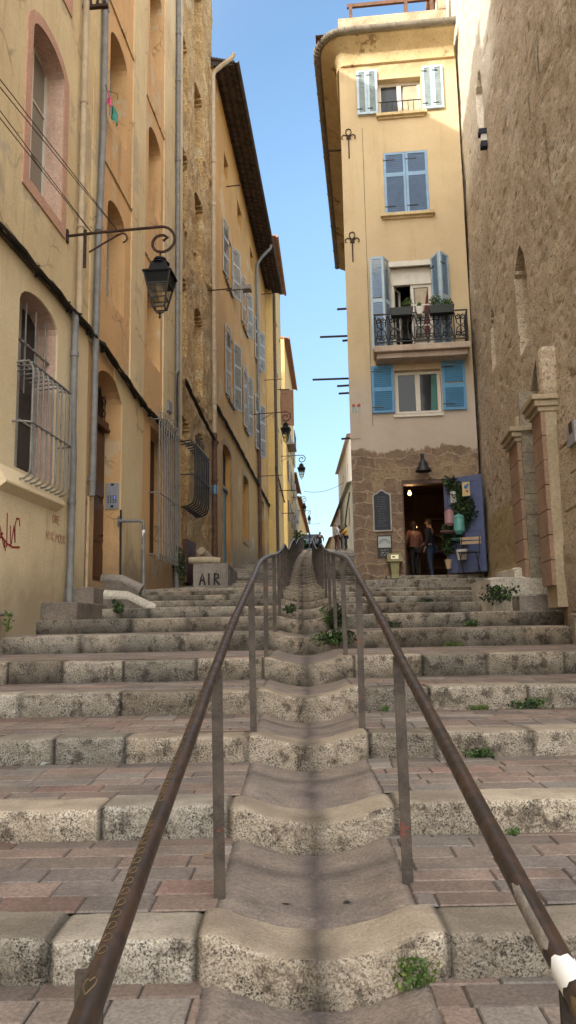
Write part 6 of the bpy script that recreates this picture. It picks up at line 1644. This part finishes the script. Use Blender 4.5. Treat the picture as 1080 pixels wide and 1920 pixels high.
FG = Fr((0,12.10,0),(1,0,0),(0,-1,0)); mb = MB(FG); q = atY(983,1110,12.1); write(mb, 'SEICM', q.x, q.z-.06, .10, .022, -.02, 1.35, .03); mb.build('graffiti', M['chalk_paint'], ps)

# ------------------------------------------------------------------ right side at the top of the street
def plain_house(x0, x1, y0, y1, top, mat, label, wins=(), pitch=1.2, k=.0, roofmat='tile_red', base=None):
    F = Facade((x0, y0, 0), (k,1,0), (-1,k,0)); t = thing('town_house', label, 'house', tuple(F.pt(0,0,gz(y0))))
    L = y1-y0; b = gz(y0)-.6; hol = [rect(L*a,L*a+w_,gz(y0)+c,gz(y0)+c+h_) for a,w_,c,h_ in wins]
    mb = MB(F); mb.panel(rect(0,L,b,top), hol, 0., .22, .4); body(mb, 0, L, b, top, x1-x0, -.42); mb.build('wall', M[mat], t)
    for h in hol: window(t, F, h[0][0],h[1][0],h[0][1],h[2][1], -.14, 2, 2, 'grey_frame')
    mb = MB(F); o = .3; W_ = x1-x0
    mb.add([(-.15,o,top),(L+.15,o,top),(L+.15,-W_/2,top+pitch),(-.15,-W_/2,top+pitch),(L+.15,-W_,top),(-.15,-W_,top)], [(0,1,2,3),(3,2,4,5),(0,3,5),(1,4,2),(0,5,4,1)]); mb.build('roof', M[roofmat], t)
    return t, F
gw_, GF = plain_house(4.65, 4.95, 55.5, 68., 10.6, 'grey_wall', 'low grey green wall house behind the people at the top of the steps', ((.15,1.,2.1,1.4),(.45,1.,2.2,1.3)), .15, roofmat='grey_wall')
MB(GF).tube([(9.,.05,8.),(6.,.05,8.3),(4,.05,9.2),(1.,.05,10.0)], .05, 5).build('cable_run', M['cable'], gw_)
wh_, WF = plain_house(5.1, 12., 60., 76., 15.4, 'white_wall', 'bright white sunlit house rising above the grey wall', ((.2,1.,6.,1.5),(.5,1.,6.,1.5)), .8, roofmat='pink_far')
ph_, PF = plain_house(5.3, 12., 78., 92., 12.2, 'pink_far', 'sunlit pale pink house with a chimney beyond the white house', ((.2,1.1,2.,1.6),(.6,1.1,2.,1.6)), .9)
mb = MB(PF); mb.box(2.,4.,-2.5,-1.2,12.3,15.3)
for k in range(4): mb.lathe([(.16,15.3),(.13,16.2),(.16,16.3)], (2.25+.5*k,-1.9,0), 8)
mb.build('chimney', M['tile_red'], ph_)
ph2, _ = plain_house(5.2, 12., 93., 116., 11.0, 'far_cream', 'farthest low cream house at the right end of the street', ((.2,1.2,1.6,1.6),(.5,1.2,1.6,1.6)), 1.)
# back of the shop house: small meter box on its flank is hidden from here; cable slung across the street
def wire(label, p0, p1, sag, r=.012, group=None):
    t = thing('overhead_wire', label, 'wire', tuple(p0), group); P = []
    for k in range(17):
        u = k/16; q = Vector(p0).lerp(Vector(p1), u); q.z -= sag*4*u*(1-u); P.append(tuple(q))
    MB().tube(P, r, 5).build('strand', M['cable'], t)
wire('thin wire slung across the sky from the left row to the bright white house', atY(570,921,62), atY(640,905,62)+Vector((.2,0,0)), .35, .018)
wire('lower faint wire across the sky near the top of the street', atY(568,977,85), atY(600,981,85), .2, .02)
LP0 = LF.pt(lp(145,438)[0],.28,lp(145,438)[1]); LP1 = LF.pt(lp(172,432)[0],.5,lp(172,432)[1])
for k,(A,px,py,X) in enumerate(((LP1,0,146,-3.25),(LP1,0,160,-3.23),(LP0,0,205,-3.45),(LP0,0,218,-3.43))):
    r = ray(px,py); B = r*(X/r.x); d = (B-A); B2 = A+d*1.6
    wire('thin wire of the two pairs strung along the yellow wall to the nearest lamp bracket', A+Vector((0,.05*(k%2),0)), B2, .02, .007, 'wires along the yellow wall')
for k in range(3):
    a0 = lp(165,25,.1); A = LF.pt(a0[0],.15+.14*k,a0[1]+.15); wire('short wire rising from the rusty bracket high on the yellow wall', A, A+Vector((.1,-9,7.5)), .1, .008, 'wires above the rusty bracket')

# laundry on the window line of the striped house
def cloth(px0, py0, px1, py1, mat, name, label, cat, o, seed):
    a0, z1 = lp(px0,py0,o); a1, _ = lp(px1,py0,o); z0 = lp(px1,py1,o)[1]; a1 = max(a1, a0+.15)
    t = MB(LF); n, m = 10, 10; pts = []
    for i in range(n+1):
        for j in range(m+1):
            u, v = i/n, j/m; taper = 1-.25*v*(1 if seed % 2 else -.1)
            pts.append((a0+(a1-a0)*(.5+(u-.5)*taper), o+.05*math.sin(u*9+seed)*v+.03*nz(u*3,v*3,seed), z1+(z0-z1)*v+.04*nz(u*4,seed,1)))
    t.add(pts, [(i*(m+1)+j,(i+1)*(m+1)+j,(i+1)*(m+1)+j+1,i*(m+1)+j+1) for i in range(n) for j in range(m)])
    ob = t.build(name, M[mat], base=LF.pt(a0,o,z1), smooth=True); tag(ob, label, cat)
cloth(201,168,210,205,'cloth_pink','laundry','bright pink garment hanging at the upper window of the striped house','laundry',.32,1)
cloth(209,188,222,243,'cloth_teal','laundry','teal cloth hanging beside the pink garment at the upper window','laundry',.22,2)
q0, q1 = lp(199,162,.32), lp(223,190,.22); mb = MB(LF); mb.tube([(q0[0]-.05,.32,q0[1]),(q0[0]+.1,.31,q0[1]-.02),(q1[0]-.2,.24,q1[1]+.03),(q1[0],.2,q1[1]+.03)], .007, 5); o = mb.build('clothes_line', M['cable'], base=LF.pt(q0[0],.3,q0[1])); tag(o, 'thin clothes line carrying the pink and teal laundry', 'clothes line')

# ------------------------------------------------------------------ people
def skin_mesh(name, verts, edges, radii, mat, parent, sub=1, root=0):
    me = bpy.data.meshes.new(name); me.from_pydata([Vector(v) for v in verts], edges, []); ob = bpy.data.objects.new(name, me); col.objects.link(ob)
    sk = ob.modifiers.new('skin', 'SKIN'); sk.use_smooth_shade = True
    for v, r in zip(me.skin_vertices[0].data, radii): v.radius = r if isinstance(r, tuple) else (r, r); v.use_root = False
    me.skin_vertices[0].data[root].use_root = True
    sb = ob.modifiers.new('sub', 'SUBSURF'); sb.levels = sb.render_levels = sub
    dg = bpy.context.evaluated_depsgraph_get(); m2 = bpy.data.meshes.new_from_object(ob.evaluated_get(dg)); ob.modifiers.clear(); ob.data = m2
    m2.materials.clear(); m2.materials.append(M[mat]); m2.polygons.foreach_set('use_smooth', [True]*len(m2.polygons))
    ob.parent = parent; bpy.data.meshes.remove(me); m2.name = name; return ob
def person(label, loc, face, h, top, bottom, hair='hair', arms=((.30,.10,.95),(-.30,.10,.95)), lean=0., hairlong=False, group=None):
    t = thing('person', label, 'person', loc, group); t.rotation_euler = (0,0,face); t.scale = (h/1.75,)*3
    L = lean
    J = {'pel':(0,0,.93),'waist':(0,L*.3,1.08),'chest':(0,L*.8,1.30),'neck':(0,L,1.47),'chin':(0,L+.02,1.54),'head':(0,L+.025,1.63),'top':(0,L+.01,1.72)}
    V = []; E = []; Rr = []; idx = {}
    def a(k, p, r, par=None):
        idx[k] = len(V); V.append(p); Rr.append(r)
        if par: E.append((idx[par], idx[k]))
    a('pel',J['pel'],(.15,.11)); a('waist',J['waist'],(.135,.10),'pel'); a('chest',J['chest'],(.165,.115),'waist'); a('neck',J['neck'],.055,'chest'); a('chin',J['chin'],(.062,.075),'neck'); a('head',J['head'],(.08,.098),'chin'); a('top',J['top'],(.06,.075),'head')
    for s,(hx,hy,hz) in zip((1,-1),arms):
        n = 'l' if s > 0 else 'r'
        sh_ = (s*.185,L*.9,1.40); el = ((sh_[0]+hx)/2+s*.06,(sh_[1]+hy)/2-.07,(sh_[2]+hz)/2-.02)
        a('sh'+n,sh_,.062,'chest'); a('el'+n,el,.045,'sh'+n); a('wr'+n,(hx,hy,hz),.029,'el'+n)
        d = (Vector((hx,hy,hz))-Vector(el)).normalized(); u = d.orthogonal().normalized(); pc = Vector((hx,hy,hz))+d*.07
        a('pa'+n,tuple(pc),(.038,.018),'wr'+n)
        for q in range(4):
            b = pc+d*.03+u*(-.027+.018*q); a('f%d%s'%(q,n),tuple(b+d*(.035+.01*(q in (1,2)))),.009,'pa'+n); a('g%d%s'%(q,n),tuple(b+d*.07+d.cross(u)*.015),.007,'f%d%s'%(q,n))
        a('th'+n,tuple(Vector((hx,hy,hz))+d*.04+u*.045),.010,'wr'+n)
    for s in (1,-1):
        n = 'l' if s > 0 else 'r'; st_ = .04*s
        a('hp'+n,(s*.095,0,.88),.095,'pel'); a('kn'+n,(s*.10,.03+st_,.49),.06,'hp'+n); a('an'+n,(s*.105,-.01+st_,.09),.04,'kn'+n); a('to'+n,(s*.12,.14+st_,.035),.035,'an'+n)
    skin_mesh('body', V, E, Rr, 'skin', t)
    # face details
    hd = Vector(J['head'])
    def bit(nm, prof, c, m):
        o = MB().lathe(prof, c, 8).build(nm, M[m], None, base=Vector((0,0,0)), smooth=True); o.parent = t
    for s in (-1,1):
        bit('eye', [(0,-.012),(.012,0),(0,.012)], (s*.033, hd.y+.088, hd.z+.005), 'black_frame')
        bit('ear', [(0,-.03),(.016,0),(0,.035)], (s*.082,hd.y,hd.z-.01), 'skin')
    bit('nose', [(.0,-.03),(.02,-.02),(.012,.02),(0,.04)], (0,hd.y+.098,hd.z-.02), 'skin')
    bit('mouth', [(.0,-.006),(.022,0),(0,.006)], (0,hd.y+.078,hd.z-.062), 'metal_red')
    mb = MB(); n = 12; pts = []
    prof_ = [(.0,.118),(.05,.112),(.083,.08),(.097,.03),(.097,-.03),(.09,-.07 if not hairlong else -.2),(.05,-.09 if not hairlong else -.24)]
    for r_, z_ in prof_:
        for j in range(n):
            q = 2*math.pi*j/n; fy = math.sin(q); zz = z_
            if fy > .2 and z_ < .05: zz = .055+.004*j%.01
            pts.append((r_*.95*math.cos(q), hd.y-.012+r_*1.12*fy, hd.z+zz))
    mb.add(pts, [(i*n+j,i*n+(j+1)%n,(i+1)*n+(j+1)%n,(i+1)*n+j) for i in range(len(prof_)-1) for j in range(n)])
    o = mb.build('hair', M[hair], None, base=Vector((0,0,0)), smooth=True); o.parent = t
    # clothes
    def sub_(keys, grow, name, mat, ext=None):
        vs = [V[idx[k]] for k in keys]; mp = {idx[k]:i for i,k in enumerate(keys)}
        es = [(mp[p],mp[q]) for p,q in E if p in mp and q in mp]
        rs = [tuple(x+grow for x in (r if isinstance(r,tuple) else (r,r))) for r in [Rr[idx[k]] for k in keys]]
        if ext:
            for k,(kp, kq, f) in ext.items():
                A_, B_ = Vector(V[idx[kp]]), Vector(V[idx[kq]]); vs.append(tuple(A_.lerp(B_,f))); es.append((mp[idx[kp]], len(vs)-1)); rs.append((.045+grow,)*2)
        return skin_mesh(name, vs, es, rs, mat, t)
    sub_(['pel','hpl','knl','anl','hpr','knr','anr'], .012, 'trousers', bottom)
    sub_(['waist','pel','chest','shl','ell','wrl','shr','elr','wrr'], .022, 'jacket', top, {'n':('chest','neck',.8)})
    for n in 'lr':
        vs = [V[idx['an'+n]], V[idx['to'+n]]]; skin_mesh('shoe', [tuple(vs[0]),tuple(vs[1])], [(0,1)], [.05,.045], 'shoe', t)
    return t
def standing(px, py, Y): p = atY(px,py,Y); return (p.x, Y, gz(Y)+.02)
q = atY(649,1010,50.); person('person in a yellow jacket with dark trousers at the top of the steps', (q.x,50.,gz(50.)+.12), R(80), 1.72, 'cloth_yellow', 'cloth_navy', arms=((.2,.3,1.15),(-.2,.3,1.1)))
q = atY(631,1010,49.); person('white haired person in a pale shirt and brown trousers facing the yellow jacket', (q.x,49.,gz(49.)+.12), R(-70), 1.80, 'cloth_white', 'pipe_brown', hair='hair_grey')
q = atY(637,1010,51.); person('person in dark clothes standing between the pale shirt and the yellow jacket', (q.x,51.,gz(51.)+.12), R(-30), 1.68, 'cloth_dark', 'cloth_dark', hairlong=True)
q = atY(600,1010,67.); person('person in black with red hair at the crest between the handrails', (q.x,67.,gz(67.)-.05), R(180), 1.7, 'cloth_dark', 'cloth_navy')
def in_shop(px, o): a, z = sp_(px,1000,o); P = SF.pt(a,o,0); return (P.x,P.y,SHOP_Z0+.06)
person('person in a salmon top and dark skirt with a shoulder bag, inside the shop door', in_shop(776,-2.0), R(25), 1.62, 'cloth_salmon', 'cloth_dark', arms=((.26,.2,1.0),(-.26,.15,.95)), hairlong=True)
person('person in a navy jacket and jeans standing in the middle of the shop doorway', in_shop(806,-2.2), R(60), 1.72, 'cloth_navy', 'cloth_jeans', arms=((.22,.26,1.05),(-.26,.05,.92)))

# ------------------------------------------------------------------ parked car beyond the crest
car = thing('parked_car', 'blue car parked beyond the crest of the steps', 'car', (2.0,69.,gz(69.)))
CY, CZ, CX = 69., gz(69.)+.05, 2.05
CFm = Fr((CX,CY,CZ),(0,1,0),(1,0,0))
mb = MB(CFm); body_ = [(-2,.35),(-2,.75),(-1.85,.9),(-1.2,.95),(-.55,1.42),(.9,1.45),(1.7,1.0),(2,.9),(2,.35)]
mb.prism(body_, -.82, .82); mb.build('body', M['car_blue'], car, bevel=.08)
MB(CFm).prism([(-1.16,.98),(-.6,1.38),(-.66,1.4),(-1.22,1.0)], -.68, .68).build('windscreen', M['glass'], car)
for s in (-1,1): MB(CFm).prism([(-1.0,.98),(-.5,1.36),(.85,1.38),(1.4,1.0)], s*.80-.03, s*.80+.03).build('side_window', M['glass'], car)
for a in (-1.3,1.3):
    for s in (-.8,.8):
        Fw = Fr(CFm.pt(a,s,.32),(0,1,0),(0,0,1),(1,0,0)); wt = MB(Fw).lathe([(.1,-.09),(.31,-.09),(.32,0),(.31,.09),(.1,.09)], (0,0,0), 18).build('wheel', M['tyre'], car)
        MB(Fw).lathe([(.0,-.095),(.2,-.095),(.2,.095),(0,.095)], (0,0,0), 14).build('rim', M['panel_steel'], wt)
for s in (-.6,.6): MB(CFm).box(-2.02,-1.98,s-.14,s+.14,.68,.82).build('headlight', M['pot_white'], car)
MB(CFm).box(-2.02,-1.99,-.26,.26,.45,.56).build('number_plate', M['pot_white'], car)
# far shrub by the left row and bollard
p = (F2_.pt(4.,.8,gz(68))); weed(tuple(p), (.6,.7), 1.6, 'dark potted shrub against the far left houses at the top of the steps', 500, .22, ('leaf_dark','leaf'), seed=91, name='shrub', cat='shrub')
bo = thing('bollard', 'dark iron bollard between the handrails at the top of the steps', 'bollard', (XC(59)+.0,59.,gz(59)))
MB().lathe([(.07,0),(.07,.9),(.10,.95),(.10,1.02),(.05,1.08),(.08,1.16),(0,1.22)], (XC(59),59.,gz(59)+.1), 12).build('post', M['iron'], bo)

# litter
rr = random.Random(8)
for k,(px,py,Y,mt,lab) in enumerate(((702,1878,2.55,'dry_leaf','curled brown leaf lying on the lowest gutter stone foot'),(390,1553,4.15,'dry_leaf','dry ochre leaf on the tread behind the left post'),(532,1672,3.7,'shoe','flattened dark scrap left in the gutter channel'),(652,1668,3.7,'shoe','flattened dark scrap right in the gutter channel'),(82,1436,5.75,'paper','crumpled white paper scrap at the third step on the left'))):
    p = atY(px,py,Y); i = max(j for j in range(len(STEPS)) if STEPS[j][0] < Y); z = tread_z(i,Y)+.012-dip(p.x,Y,.10); mb = MB(); n = 7; s = .02
    pts = [(p.x,Y,z+.004)]+[(p.x+s*math.cos(2*math.pi*j/n)*(1.5 if j % 3 == 0 else 1.), Y+s*.7*math.sin(2*math.pi*j/n), z+.008*rr.random()+(.03*rr.random() if mt == 'paper' else 0)) for j in range(n)]
    mb.add(pts, [(0,1+j,1+(j+1) % n) for j in range(n)]); o = mb.build('litter', M[mt], base=Vector((p.x,Y,z))); tag(o, lab, 'litter')
